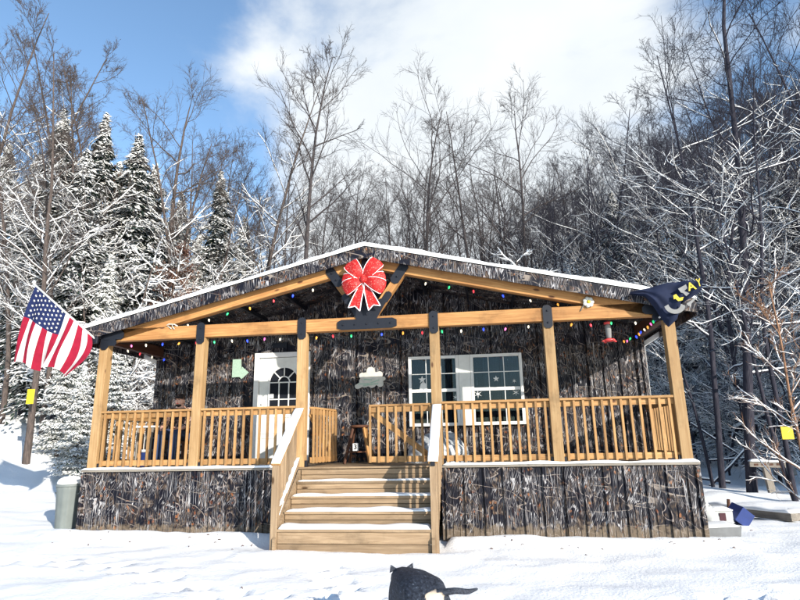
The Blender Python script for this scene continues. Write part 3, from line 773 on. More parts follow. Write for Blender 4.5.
# ------------------------------------------------------------------ things on the porch
# black sign above door
o = box('small_plaque', (-2.31, D - .045, 3.235), (-2.01, D - .026, 3.34), 'black_steel', None); tag(o, 'small dark rectangular plaque on the camo wall above the white door', 'plaque')
o = prism('arrow_sign', [(-3.14, 2.68), (-2.98, 2.68), (-2.935, 2.64), (-2.79, 2.765), (-2.935, 2.885), (-2.95, 2.83), (-2.965, 3.04), (-3.14, 3.04)], D - .045, D - .026, 'pale_green', None); tag(o, 'pale green bent arrow sign pointing at the white door', 'sign')
def blob_sign():
    pts = []
    lob = [(-.56, 2.42, .055), (-.47, 2.62, .06), (-.30, 2.70, .085), (-.13, 2.63, .065), (-.05, 2.55, .04), (-.12, 2.46, .07), (-.28, 2.47, .09), (-.42, 2.50, .11), (-.2, 2.56, .12), (-.4, 2.58, .10)]
    cx, cz = -.31, 2.545
    for a in np.linspace(0, 2 * math.pi, 96, endpoint=False):
        best = .06
        for (x, z, r_) in lob:
            dx, dz = x - cx, z - cz; b = dx * math.cos(a) + dz * math.sin(a); c = dx * dx + dz * dz - r_ * r_; disc = b * b - c
            if disc > 0: best = max(best, b + math.sqrt(disc))
        best = max(best, .10 + .06 * abs(math.cos(a))); pts.append((cx + best * math.cos(a), cz + best * math.sin(a)))
    s = put('wall_sign', None, Mw=Matrix.Translation((cx, D, cz))); tag(s, 'white and mint cut-out cloud shaped sign on the camo wall between door and window', 'sign')
    prism('board', pts, D - .042, D - .026, 'flower_white', s)
    for k, (x, z, a, l) in enumerate([(-.44, 2.46, 0, .22), (-.30, 2.445, .12, .3), (-.22, 2.50, .3, .18), (-.36, 2.54, -.1, .16)]):
        board('green_stroke', (x - l / 2 * math.cos(a), D - .0445, z - l / 2 * math.sin(a)), (x + l / 2 * math.cos(a), D - .0445, z + l / 2 * math.sin(a)), .022, .004, 'pale_green', s, up=(0, 1, 0), bev=0)
    return s
blob_sign()

def text_mesh(t, size, depth=.002):
    cu_ = bpy.data.curves.new('t', 'FONT'); cu_.body = t; cu_.size = size; cu_.extrude = depth; cu_.align_x = 'CENTER'; cu_.align_y = 'CENTER'; cu_.offset = size * .02
    o = bpy.data.objects.new('tmp', cu_); COL.objects.link(o); dg = bpy.context.evaluated_depsgraph_get(); dg.update()
    me = bpy.data.meshes.new_from_object(o.evaluated_get(dg)); bpy.data.objects.remove(o); me.materials.clear(); return me
RX = Matrix.Rotation(R(90), 4, 'X')
# bar stool
stl = thing('bar_stool', 'dark brown wooden bar stool with splayed legs and a number tag against the wall', 'stool', (-.38, 1.25, DK))
put('seat', lathe([(.15, 0), (.17, .015), (.17, .04), (.13, .05)], 16), 'dark_wood', stl, Matrix.Translation((-.42, 1.25, DK + .62)))
for sx in (-1, 1):
    for sy in (-1, 1):
        board('leg', (-.42 + sx * .23, 1.25 + sy * .20, DK), (-.42 + sx * .10, 1.25 + sy * .09, DK + .62), .042, .042, 'dark_wood' if sx < 0 else 'truss_wood', stl)
for sy in (-1, 1): board('stretcher', (-.42 - .185, 1.25 + sy * .16, DK + .2), (-.42 + .185, 1.25 + sy * .16, DK + .2), .03, .03, 'dark_wood', stl)
for sx in (-1, 1): board('stretcher', (-.42 + sx * .165, 1.10, DK + .31), (-.42 + sx * .165, 1.40, DK + .31), .03, .03, 'dark_wood', stl)
box('tag', (-.49, 1.00, DK + .22), (-.385, 1.006, DK + .35), 'white_paint', stl)
put('tag_number', text_mesh('3', .12), 'black_steel', stl, Matrix.Translation((-.437, .997, DK + .285)) @ RX)
# plastic covered bundle
def lump(name, c, rx, ry, rz, mat, parent, seed, amp=.2, nu=28, nv=16, full=False):
    V = []; Fc = []
    for j in range(nv + 1):
        ph = (math.pi if full else math.pi / 2) * j / nv
        for i in range(nu):
            th = 2 * math.pi * i / nu; d = Vector((math.sin(ph) * math.cos(th), math.sin(ph) * math.sin(th), math.cos(ph)))
            k = 1 + amp * mnoise.noise(d * 1.8 + Vector((seed, 0, 0))) + amp * .5 * mnoise.noise(d * 5 + Vector((0, seed, 0)))
            V.append((c[0] + d.x * rx * k, c[1] + d.y * ry * k, c[2] + d.z * rz * k))
    for j in range(nv):
        for i in range(nu): Fc.append((j * nu + i, j * nu + (i + 1) % nu, (j + 1) * nu + (i + 1) % nu, (j + 1) * nu + i))
    Fc.append(tuple(nv * nu + i for i in range(nu)))
    bm = bmesh.new(); me = mesh('tmp', V, Fc); bm.from_mesh(me); bpy.data.meshes.remove(me); bmesh.ops.remove_doubles(bm, verts=bm.verts, dist=1e-5)
    return put(name, bm_mesh(bm, name, True), mat, parent)
o = lump('covered_furniture', (.98, 1.05, DK), .60, .38, .50, 'plastic_film', None, 3, .22); tag(o, 'furniture wrapped in crumpled clear grey plastic under the white window', 'covered furniture')
# hummingbird feeder
hf = thing('hummingbird_feeder', 'red and clear hummingbird feeder hanging under the tie beam', 'bird feeder', (3.87, .22, 2.84))
Mf = Matrix.Translation((3.87, .22, 2.84))
put('base', lathe([(.03, 0), (.10, .015), (.085, .04), (.035, .055)], 16), 'red_plastic', hf, Mf)
put('bottle', lathe([(.035, .055), (.04, .08), (.048, .2), (.045, .26), (.03, .285)], 14), 'grey_cloth', hf, Mf)
put('top', lathe([(.03, .285), (.06, .29), (.055, .325), (.012, .34)], 14), 'red_plastic', hf, Mf)
for k in range(4):
    a = k * math.pi / 2 + .4; put('feeding_port', lathe([(.018, 0), (.026, .01), (.008, .022)], 8), 'red_plastic', hf, Mf @ Matrix.Translation((.11 * math.cos(a), .11 * math.sin(a), .0)))
put('hanger', tube_mesh([[(0, 0, .34), (0, 0, .60)]], [.004], 5), 'black_cable', hf, Mf)
# white flower on tie beam
fl = thing('flower_ornament', 'small white flower ornament tied on the right half of the tie beam', 'ornament', (3.55, -.08, 3.42))
for k in range(7):
    a = k * 2 * math.pi / 7; lump('petal', (3.55 + .055 * math.cos(a), -.10, 3.435 + .055 * math.sin(a)), .036, .02, .036, 'flower_white', fl, k, .1, 10, 6, True)
lump('centre', (3.55, -.115, 3.435), .026, .02, .026, 'yellow_paint', fl, 9, .05, 10, 6, True)
put('stem', tube_mesh([[(3.55, -.09, 3.42), (3.47, -.085, 3.38), (3.42, -.085, 3.30)]], [.008], 5), 'stone_grey', fl)
tw = thing('twig_ornament', 'little pale twig ornament sitting on the left half of the tie beam', 'ornament', (-3.5, -.05, 3.385))
for tp_, tr_ in zip([[(-3.62, -.05, 3.39), (-3.52, -.07, 3.43), (-3.42, -.06, 3.42), (-3.36, -.06, 3.385)], [(-3.56, -.06, 3.41), (-3.50, -.08, 3.37), (-3.46, -.085, 3.34)], [(-3.47, -.06, 3.42), (-3.43, -.085, 3.36), (-3.40, -.087, 3.33)]], [.011, .009, .009]): put('twig', tube_mesh([tp_], [tr_], 5), 'flower_white', tw)

# ---- string lights
def string_lights(label, path, cols, step, seed):
    t = put('string_lights', None, Mw=Matrix.Translation(path[0])); tag(t, label, 'string lights', 'coloured string lights on the porch')
    pts = []; P = [Vector(p) for p in path]; bulbs = []; acc = 0; nxt = step * .5
    fine = []
    for a, b in zip(P, P[1:]):
        n = max(1, int((b - a).length / .04))
        for i in range(n):
            fine.append(a.lerp(b, i / n))
    fine.append(P[-1]); d = 0; k = 0; out = []
    for i, p in enumerate(fine):
        if i: d += (p - fine[i - 1]).length
        sag = -.025 * abs(math.sin(math.pi * d / (step * 2)))
        out.append(p + Vector((0, 0, sag)))
        if d >= nxt: bulbs.append(out[-1]); nxt += step * random.uniform(.85, 1.15)
    put('cable', tube_mesh([out], [.0035], 4), 'black_cable', t)
    for k, p in enumerate(bulbs):
        key = 'bulb_' + cols[k % len(cols)]
        if key not in BOX: BOX[key] = lathe([(.004, 0), (.014, -.010), (.017, -.026), (.011, -.046), (.003, -.058)], 8); BOX[key].materials.append(BULB[cols[k % len(cols)]])
        put('bulb', BOX[key], None, t, Matrix.Translation(p - Vector((0, 0, .012))) @ Matrix.Rotation(random.uniform(-.4, .4), 4, 'Y') @ Matrix.Rotation(random.uniform(-.4, .4), 4, 'X'))
    return t
cs = ['pink', 'white', 'blue', 'orange', 'red', 'green', 'white', 'blue']
string_lights('coloured string lights clipped along the bottom of the tie beam left of the red bow', [(-4.5, .085, 3.16), (-.02, .085, 3.16)], cs, .33, 1)
string_lights('coloured string lights clipped along the bottom of the tie beam right of the red bow', [(.02, .085, 3.16), (4.5, .085, 3.16)], cs[2:] + cs[:2], .33, 2)
string_lights('coloured string lights along the left sloping rafter', [(-.75, .09, 4.05), (-4.2, .09, 3.25)], ['white', 'blue', 'red', 'orange', 'green', 'white'], .42, 3)
string_lights('coloured string lights along the right sloping rafter', [(.75, .09, 4.05), (4.2, .09, 3.25)], ['white', 'green', 'red', 'blue', 'white', 'orange'], .42, 4)
string_lights('coloured string lights running back along the right porch eave towards the wall', [(4.60, .05, 3.22), (4.55, .5, 3.16), (4.5, 1.0, 3.10), (4.35, 1.5, 3.06)], ['blue', 'green', 'pink', 'orange', 'white', 'blue', 'orange'], .14, 5)
string_lights('coloured string lights running back along the left porch eave towards the wall', [(-4.55, .12, 3.12), (-4.55, 1.6, 3.12)], ['white', 'red', 'white', 'blue'], .4, 6)

# ---- bow
def bow():
    t = thing('red_bow', 'large red glitter bow with white edging hung at the peak of the porch truss', 'bow', (0, -.12, 3.95))
    C0 = Vector((-.025, -.19, 3.985))
    def petal(name, ang, ln, wd, droop=0, puff=.085):
        ns, nw = 14, 8; V = []; Fc = []; E = [[], []]
        ux = Vector((math.cos(ang), 0, math.sin(ang))); uy = Vector((-math.sin(ang), 0, math.cos(ang)))
        for layer in (0, 1):
            for i in range(ns + 1):
                s = i / ns; wloc = wd * (.16 + .84 * math.sin(min(1, s * 1.02) ** .8 * math.pi / 2)) * (1 if s < .93 else 1 - (s - .93) * 1.6)
                for j in range(nw + 1):
                    q = j / nw * 2 - 1
                    pf = puff * math.sin(math.pi * min(1, s * 1.0)) * (1 - .35 * q * q) + .02
                    y = -pf if layer == 0 else pf * .4
                    V.append(C0 + ux * (s * ln * (1 - .06 * q * q)) + uy * (q * wloc / 2) + Vector((0, y + .012 * math.sin(9 * s + 2 * q) * .5, 0)))
                    if layer == 0 and j in (0, nw): E[0 if j == 0 else 1].append(V[-1].copy())
        k = nw + 1; m0 = (ns + 1) * k
        for l_ in (0, 1):
            for i in range(ns):
                for j in range(nw): a = l_ * m0 + i * k + j; Fc.append((a, a + 1, a + k + 1, a + k))
        for i in range(ns):
            for j in (0, nw): a = i * k + j; Fc.append((a, a + k, a + k + m0, a + m0))
        for j in range(nw): a = ns * k + j; Fc.append((a, a + 1, a + 1 + m0, a + m0))
        p = put(name, mesh(name, V, Fc, True), 'red_glitter', t)
        put('white_edge', tube_mesh(E, [.0055, .0055], 5), 'white_glitter', p)
    petal('loop', R(52), .42, .26); petal('loop', R(128), .41, .26); petal('loop', R(4), .37, .20, puff=.05); petal('loop', R(176), .37, .20, puff=.05)
    petal('loop', R(-24), .39, .25); petal('loop', R(204), .38, .25)
    for s, an in ((-1, R(-108)), (1, R(-70))):
        ux = Vector((math.cos(an), 0, math.sin(an))); uy = Vector((-math.sin(an), 0, math.cos(an)))
        V = []; Fc = []; ns, nw = 12, 6; E = [[], []]
        for layer in (0, 1):
            for i in range(ns + 1):
                for j in range(nw + 1):
                    q = j / nw * 2 - 1; s_ = i / ns; ln = .50 + .055 * abs(q) - .03
                    p = C0 + ux * (s_ * ln) + uy * (q * (.03 + .075 * s_)) + Vector((0, -.025 + .012 * math.sin(7 * s_) + layer * .006, 0)); V.append(p)
                    if layer == 0 and j in (0, nw): E[0 if j == 0 else 1].append(p)
        k = nw + 1; m0 = (ns + 1) * k
        for l_ in (0, 1):
            for i in range(ns):
                for j in range(nw): a = l_ * m0 + i * k + j; Fc.append((a, a + 1, a + k + 1, a + k))
        E.append([V[ns * k + j] for j in range(nw + 1)])
        p = put('tail', mesh('tail', V, Fc, True), 'red_glitter', t)
        put('white_edge', tube_mesh(E, [.009] * 3, 5), 'white_glitter', p)
    lump('knot', tuple(C0 + Vector((0, -.05, 0))), .055, .05, .07, 'red_glitter', t, 5, .15, 16, 10, True)
bow()

# ---- person
def person():
    X0, Y0, ZS = -3.80, 1.00, DK + .50
    t = thing('person', 'seated person in camouflage jacket, jeans and cap behind the leftmost porch railing', 'person', (X0, Y0, DK))
    T = Matrix.Translation((X0, Y0, 0))
    # body: pelvis, spine, neck, head, arms with hands, legs with feet
    v = [(0, .05, ZS + .09), (0, .06, ZS + .28), (0, .05, ZS + .47), (0, .02, ZS + .58), (0, .0, ZS + .66),
         (-.19, .03, ZS + .50), (-.27, -.02, ZS + .26), (-.20, -.24, ZS + .17), (-.12, -.31, ZS + .17),
         (.19, .03, ZS + .50), (.27, -.02, ZS + .26), (.20, -.24, ZS + .17), (.12, -.31, ZS + .17),
         (-.10, .02, ZS + .06), (-.14, -.40, ZS + .09), (-.14, -.42, DK + .10), (-.15, -.56, DK + .05),
         (.10, .02, ZS + .06), (.14, -.40, ZS + .09), (.14, -.42, DK + .10), (.15, -.56, DK + .05)]
    e = [(0, 1), (1, 2), (2, 3), (3, 4), (2, 5), (5, 6), (6, 7), (7, 8), (2, 9), (9, 10), (10, 11), (11, 12), (0, 13), (13, 14), (14, 15), (15, 16), (0, 17), (17, 18), (18, 19), (19, 20)]
    r_ = [(.15, .11), (.14, .11), (.15, .10), .058, .05, .065, .048, .036, .03, .065, .048, .036, .03, .09, .065, .045, .04, .09, .065, .045, .04]
    body = skinned('body', v, e, r_, 'skin', t, T)
    # head on the neck
    hm = lump('head', (X0, Y0 - .015, ZS + .685), .078, .095, .118, 'skin', t, 2, .02, 24, 18, True)
    for s in (-1, 1):
        lump('ear', (X0 + s * .079, Y0, ZS + .675), .012, .022, .032, 'skin', t, s, .1, 8, 6, True)
        lump('eye', (X0 + s * .030, Y0 - .100, ZS + .70), .012, .008, .008, 'interior_dark', t, s, .0, 8, 6, True)
    lump('nose', (X0, Y0 - .112, ZS + .672), .014, .020, .026, 'skin', t, 1, .05, 10, 6, True)
    lump('mouth', (X0, Y0 - .100, ZS + .630), .026, .008, .007, 'red_plastic', t, 1, .05, 10, 6, True)
    lump('beard', (X0, Y0 - .055, ZS + .598), .055, .045, .030, 'dark_hair', t, 4, .1, 14, 8, True)
    lump('hair', (X0, Y0 + .02, ZS + .70), .082, .088, .095, 'dark_hair', t, 7, .04, 16, 10, True)
    cap = lump('cap', (X0, Y0 - .01, ZS + .725), .091, .108, .095, 'camo_cloth', t, 3, .02, 20, 10)
    V = []; Fc = []
    for i in range(9):
        a = math.pi + math.pi * (i / 8); ca, sa = math.cos(a), math.sin(a)
        V += [(X0 + .082 * ca, Y0 - .03 + .075 * sa, ZS + .732), (X0 + .085 * ca, Y0 - .05 + .135 * sa, ZS + .722 - .01 * abs(ca))]
    for i in range(8): Fc.append((2 * i, 2 * i + 1, 2 * i + 3, 2 * i + 2))
    br = mesh('brim', V, Fc, True); put('cap_brim', br, 'dark_hair', t)
    # hands
    for s in (-1, 1):
        for k in range(5):
            bx = s * .12 + (k - 2) * .019 * (-s); ln = (.055, .068, .074, .068, .05)[k] if k else .05
            p = [(bx, -.33, ZS + .165), (bx - s * .006, -.33 - ln * .6, ZS + .155), (bx - s * .012, -.33 - ln, ZS + .13)]
            if k == 4: p = [(s * .145, -.31, ZS + .175), (s * .10, -.345, ZS + .19), (s * .075, -.37, ZS + .185)]
            put('finger', tube_mesh([p], [[.0095, .0088, .006]], 6), 'skin', t, T)
    # jacket: heavier shell over torso and arms
    vj = [v[0], v[1], v[2], (0, .03, ZS + .545), v[5], v[6], (-.205, -.20, ZS + .18), v[9], v[10], (.205, -.20, ZS + .18)]
    skinned('jacket', vj, [(0, 1), (1, 2), (2, 3), (2, 4), (4, 5), (5, 6), (2, 7), (7, 8), (8, 9)], [(.19, .15), (.18, .14), (.19, .13), (.075, .075), .09, .072, .052, .09, .072, .052], 'camo_cloth', t, T)
    vt = [v[0], v[13], v[14], v[15], v[17], v[18], v[19]]
    skinned('jeans', vt, [(0, 1), (1, 2), (2, 3), (0, 4), (4, 5), (5, 6)], [(.17, .13), .115, .088, .065, .115, .088, .065], 'denim', t, T)
    for s in (-1, 1): lump('boot', (X0 + s * .145, Y0 - .50, DK + .005), .058, .15, .095, 'dark_hair', t, s, .05, 16, 8)
person()
ch = thing('porch_chair', 'dark wooden chair the seated person is sitting on', 'chair', (-3.8, 1.05, DK))
box('seat', (-4.06, .78, DK + .40), (-3.54, 1.28, DK + .445), 'dark_wood', ch)
for x in (-4.03, -3.57):
    for y in (.81, 1.25): board('leg', (x, y, DK), (x, y, DK + (.40 if y < 1 else .40)), .045, .045, 'dark_wood', ch)
    board('back_post', (x, 1.255, DK + .446), (x, 1.34, DK + .98), .045, .045, 'dark_wood', ch)
    board('arm', (x + (-.05 if x < -3.8 else .05), .80, DK + .66), (x + (-.05 if x < -3.8 else .05), 1.27, DK + .66), .06, .03, 'dark_wood', ch)
    board('arm_post', (x + (-.05 if x < -3.8 else .05), .84, DK + .40), (x + (-.05 if x < -3.8 else .05), .84, DK + .645), .035, .035, 'dark_wood', ch)
for k in range(3): board('back_slat', (-4.0, 1.27 + .025 * k, DK + .55 + .17 * k), (-3.6, 1.27 + .025 * k, DK + .55 + .17 * k), .02, .09, 'dark_wood', ch)
# small side table with a pale cup left of the person
tb = thing('side_table', 'small white topped side table by the left porch rail', 'side table', (-4.33, .95, DK))
box('top', (-4.52, .78, DK + .70), (-4.17, 1.12, DK + .735), 'white_paint', tb)
for x in (-4.49, -4.20):
    for y in (.81, 1.09): board('leg', (x, y, DK), (x, y, DK + .70), .03, .03, 'grey_wood', tb)
lc = thing('cooler', 'blue cooler with a white lid standing under the side table', 'cooler', (-4.34, .95, DK))
box('body', (-4.45, .84, DK), (-4.24, 1.06, DK + .26), 'blue_plastic', lc, .015); box('lid', (-4.455, .835, DK + .262), (-4.235, 1.065, DK + .31), 'white_paint', lc, .01)

# ---- american flag
def flag_us():
    t = thing('stars_and_stripes_flag', 'american flag on a white pole angled out from the left eave', 'flag', (-4.85, -.3, 3.30))
    p0, p1 = Vector((-4.78, -.22, 3.19)), Vector((-5.78, -.62, 4.14))
    put('pole', tube_mesh([[p0, p1]], [.017], 8), 'steel_pole', t)
    put('pole_tip', lathe([(.015, 0), (.03, .02), (.03, .045), (.01, .07)], 10), 'steel_pole', t, Matrix.Translation(p1))
    box('pole_bracket', (-4.85, -.24, 3.12), (-4.74, -.19, 3.24), 'black_steel', t)
    nu, nv = 65, 60
    hp = lambda u: p1.lerp(p0, .03 + u * .90)
    bl, br_ = Vector((-5.95, -.62, 2.76)), Vector((-4.98, -.50, 2.58))
    mat = [[None] * (nv + 1) for _ in range(nu + 1)]
    for i in range(nu + 1):
        u = i / nu; top = hp(u)
        # lower hem: bunched towards the eave end
        bt = bl.lerp(br_, u ** .9); bt.z += .05 * math.sin(u * 12) - (.03 if u > .9 else 0)
        bulge = Vector((.10 * math.sin(math.pi * 1) , 0, 0))
        for j in range(nv + 1):
            v = j / nv; p = top.lerp(bt, v)
            p.x += (.16 * u ** 3 * math.sin(math.pi * v)) - .09 * (1 - u) * math.sin(math.pi * v * .9)
            p.y += .075 * math.sin(u * 15 + 2.2 * v) * (v * .8 + .1) + .04 * math.sin(u * 27 - 3 * v) * v
            p.x += .018 * math.sin(u * 22 + 4 * v) * v
            mat[i][j] = p
    V = [mat[i][j] for i in range(nu + 1) for j in range(nv + 1)]; k = nv + 1
    groups = {'flag_red': [], 'flag_white': [], 'flag_blue': []}
    for i in range(nu):
        for j in range(nv):
            stripe = int((i) / nu * 13); f = (i * k + j, i * k + j + 1, (i + 1) * k + j + 1, (i + 1) * k + j)
            if i < nu * 7 / 13 and j < nv * .40: groups['flag_blue'].append(f)
            else: groups['flag_red' if stripe % 2 == 0 else 'flag_white'].append(f)
    me = mesh('cloth', V, sum(groups.values(), []), True)
    mi = []; 
    for n_, (gk, fs) in enumerate(groups.items()): me.materials.append(M[gk]); mi += [n_] * len(fs)
    me.polygons.foreach_set('material_index', mi)
    cl = put('cloth', me, None, t)
    def at(u, v):
        fi, fj = u * nu, v * nv; i, j = min(int(fi), nu - 1), min(int(fj), nv - 1); a, b = fi - i, fj - j
        return mat[i][j] * (1 - a) * (1 - b) + mat[i + 1][j] * a * (1 - b) + mat[i][j + 1] * (1 - a) * b + mat[i + 1][j + 1] * a * b
    SV = []; SF = []
    for row in range(9):
        cnt = 6 if row % 2 == 0 else 5
        for c in range(cnt):
            u = (7 / 13) * (row + 1) / 10; v = .40 * ((c + .5) / 6 if cnt == 6 else (c + 1) / 6)
            cp = at(u, v); du = (at(u + .01, v) - cp).normalized(); dv = (at(u, v + .01) - cp).normalized(); nn = du.cross(dv).normalized()
            for sd in (-1, 1):
                b0 = len(SV)
                for q in range(10):
                    a = q * math.pi / 5; rr = .024 if q % 2 == 0 else .011
                    SV.append(cp + du * (rr * math.cos(a)) + dv * (rr * math.sin(a)) + nn * (.004 * sd))
                SV.append(cp + nn * .006 * sd)
                for q in range(10): SF.append((b0 + q, b0 + (q + 1) % 10, b0 + 10))
    put('stars', mesh('stars', SV, SF), 'flag_white', t)
flag_us()

# ---- navy and gold flag wrapped round the right eave
def flag_navy():
    t = thing('navy_flag', 'navy flag with gold letters bunched over the right end of the porch eave', 'flag', (4.7, -.3, 3.3))
    put('pole', tube_mesh([[(4.55, -.14, 3.12), (5.12, -.22, 3.52)]], [.014], 8), 'steel_pole', t)
    # outline in x,z with folds in y
    nu, nv = 60, 26; top = [(4.12, 3.50), (4.45, 3.575), (4.75, 3.625), (5.00, 3.640), (5.17, 3.650)]; bot = [(4.13, 3.475), (4.45, 3.33), (4.58, 3.06), (4.80, 3.16), (5.31, 3.47)]
    bot2 = [(4.12, 3.47), (4.34, 3.42), (4.50, 3.20), (4.62, 2.94), (4.76, 3.06), (4.86, 3.30), (4.98, 3.36), (5.16, 3.47)]
    def lerp_list(Ls, u):
        f = u * (len(Ls) - 1); i = min(int(f), len(Ls) - 2); a = f - i; a = a * a * (3 - 2 * a) * .4 + a * .6
        return Vector((Ls[i][0] * (1 - a) + Ls[i + 1][0] * a, Ls[i][1] * (1 - a) + Ls[i + 1][1] * a))
    V = []
    for i in range(nu + 1):
        u = i / nu; a, b = lerp_list(top, u), lerp_list(bot2, u)
        for j in range(nv + 1):
            v = j / nv; p = a.lerp(b, v); y = -.30 - .05 * math.sin(v * math.pi) - .03 * math.sin(u * 19 + v * 5) - .02 * math.sin(v * 14 - u * 9)
            V.append((p.x, y, p.y))
    k = nv + 1; Fc = [(i * k + j, i * k + j + 1, (i + 1) * k + j + 1, (i + 1) * k + j) for i in range(nu) for j in range(nv)]
    me = mesh('cloth', V, Fc, True); put('cloth', me, 'navy_cloth', t)
    bm_y = -.395
    put('gold_letter', text_mesh('A', .17, .003), 'yellow_paint', t, Matrix.Translation((4.99, bm_y, 3.52)) @ RX @ Matrix.Rotation(R(14), 4, 'Z'))
    put('gold_letter', text_mesh('Y', .16, .003), 'yellow_paint', t, Matrix.Translation((5.10, bm_y - .01, 3.57)) @ RX @ Matrix.Rotation(R(8), 4, 'Z') @ Matrix.Scale(.6, 4, (1, 0, 0)))
    prism('grey_emblem', [(4.80, 3.50), (4.92, 3.56), (4.93, 3.50), (4.88, 3.46), (4.95, 3.42), (4.90, 3.38), (4.86, 3.43), (4.83, 3.44)], bm_y - .003, bm_y, 'grey_cloth', t)
    prism('gold_mark', [(4.72, 3.40), (4.76, 3.42), (4.80, 3.36), (4.86, 3.37), (4.84, 3.32), (4.78, 3.31), (4.74, 3.35), (4.72, 3.34)], bm_y - .003, bm_y, 'yellow_paint', t)
    pts = [(4.72 + .15 * math.cos(a), 3.26 + .14 * math.sin(a)) for a in np.linspace(R(190), R(350), 10)] + [(4.72 + .09 * math.cos(a), 3.285 + .10 * math.sin(a)) for a in np.linspace(R(350), R(190), 10)]
    prism('pale_crescent', pts, bm_y - .004, bm_y - .001, 'grey_cloth', t)
    prism('grey_emblem', [(4.90, 3.27), (5.02, 3.35), (5.06, 3.39), (5.04, 3.34), (4.93, 3.23)], bm_y + .03, bm_y + .033, 'grey_cloth', t)
flag_navy()

# ---- rubbish bin
tcn = thing('trash_can', 'ribbed grey-green trash can capped with snow left of the skirting', 'trash can', (-5.50, .38, tz(-5.5, .38)))
Mt = Matrix.Translation((-5.39, .36, tz(-5.39, .36) - .04)) @ Matrix.Diagonal((.88, .88, .98, 1))
put('body', lathe([(.17, 0), (.185, .02), (.2, .3), (.222, .66), (.235, .70), (.235, .73)], 48, wob=lambda a: 1 + .018 * (1 if math.sin(a * 12) > 0 else -1)), 'grey_green_plastic', tcn, Mt)
put('lid', lathe([(.245, .725), (.25, .74), (.245, .77), (.14, .80), (.0, .81)], 32), 'grey_green_plastic', tcn, Mt)
put('lid_snow', lathe([(.235, .772), (.245, .79), (.22, .85), (.13, .895), (.01, .905)], 32, wob=lambda a: 1 + .04 * math.sin(3 * a)), 'snow_mat', tcn, Mt)
for s in (-1, 1): put('handle', tube_mesh([[(s * .225, -.06, .60), (s * .265, -.05, .62), (s * .265, .05, .62), (s * .225, .06, .60)]], [.012], 6), 'grey_green_plastic', tcn, Mt)

# ---- clutter on the right
def gz(x, y): return tz(x, y)
tub = thing('storage_tub', 'low grey tub filled with snow beside the right end of the skirting', 'tub', (5.35, .75, gz(5.35, .75)))
tub.rotation_euler.z = 0
z0 = gz(5.35, .75) - .05
prism('shell', [(4.93, z0 - .1), (5.44, z0 - .1), (5.50, z0 + .22), (4.90, z0 + .19)], .45, .95, 'grey_tub', tub)
snow_cap('snow', (4.93, .70, z0 + .19), (5.48, .70, z0 + .215), .46, .05, tub, 60)
o = lump('white_bag', (5.28, 1.30, gz(5.3, 1.3) + .05), .19, .2, .38, 'off_white', None, 8, .35); tag(o, 'crumpled white bag leaning behind the grey tub', 'bag')
o = lump('dark_bin', (5.06, 1.25, gz(5.06, 1.25) + .0), .12, .16, .40, 'grey_green_plastic', None, 11, .1); tag(o, 'small grey-green bin between the skirting and the white bag', 'bin')
bb = thing('snow_block', 'white snow covered box with a maroon patch behind the tub', 'box', (5.75, 1.6, gz(5.75, 1.6)))
box('body', (5.45, 1.45, gz(5.7, 1.6) - .05), (5.78, 1.8, gz(5.7, 1.6) + .24), 'off_white', bb, .02)
box('patch', (5.56, 1.435, gz(5.7, 1.6) + .08), (5.66, 1.448, gz(5.7, 1.6) + .20), 'maroon', bb)
snow_cap('snow', (5.45, 1.62, gz(5.7, 1.6) + .24), (5.78, 1.62, gz(5.7, 1.6) + .24), .34, .06, bb, 61)
bl = thing('blue_crate', 'tilted blue plastic crate half buried beside the white box', 'crate', (6.1, 1.7, gz(6.1, 1.7)))
Mb = Matrix.Translation((5.93, 1.60, gz(5.9, 1.6) + .14)) @ Matrix.Rotation(R(38), 4, 'Y') @ Matrix.Rotation(R(20), 4, 'Z')
put('base', box_mesh(.26, .26, .012, 0, 'bl'), 'blue_plastic', bl, Mb @ Matrix.Translation((0, 0, -.12)))
for k in range(4): put('side', box_mesh(.26, .012, .24, 0, 'bl2'), 'blue_plastic', bl, Mb @ Matrix.Rotation(k * math.pi / 2, 4, 'Z') @ Matrix.Translation((0, .127, 0)))
o = put('stake', tube_mesh([[(6.35, 3.2, gz(6.35, 3.2) - .1), (6.38, 3.2, gz(6.35, 3.2) + .30)]], [[.035, .03]], 7), 'dark_wood'); tag(o, 'short dark stake poking out of the snow behind the blue crate', 'stake')
def beam(p0, p1, label):
    t = thing('timber_beam', label, 'timber', p0); z = [gz(*p0[:2]) + .08, gz(*p1[:2]) + .08]
    a, b = (p0[0], p0[1], z[0]), (p1[0], p1[1], z[1]); board('timber', a, b, .15, .13, 'grey_wood', t)
    snow_cap('snow', (a[0], a[1], a[2] + .065), (b[0], b[1], b[2] + .065), .17, .07, t, 70 + int(p0[0] * 3)); return t
beam((6.25, 3.9, 0), (7.0, 2.1, 0), 'snow covered timber edging running from the cabin toward the yard')
beam((7.05, 2.45, 0), (8.9, 2.75, 0), 'snow covered timber edging at the right edge of the picture')

# sign post with bird feeder tray
sg = thing('wooden_post_sign', 'grey wooden post with a short snowy crossboard near the right trees', 'sign post', (9.1, 7.6, gz(9.1, 7.6)))
z0 = gz(9.1, 7.6); board('post', (9.1, 7.6, z0 - .2), (9.02, 7.6, z0 + .72), .16, .12, 'grey_wood', sg)
board('crossboard', (8.62, 7.54, z0 + .74), (9.48, 7.54, z0 + .70), .05, .14, 'grey_wood', sg)
for k in range(4): box('letter_mark', (8.72 + k * .18, 7.508, z0 + .70), (8.82 + k * .18, 7.514, z0 + .75), 'dark_wood', sg, 0)
snow_cap('snow', (8.62, 7.55, z0 + .81), (9.48, 7.55, z0 + .77), .14, .07, sg, 80)

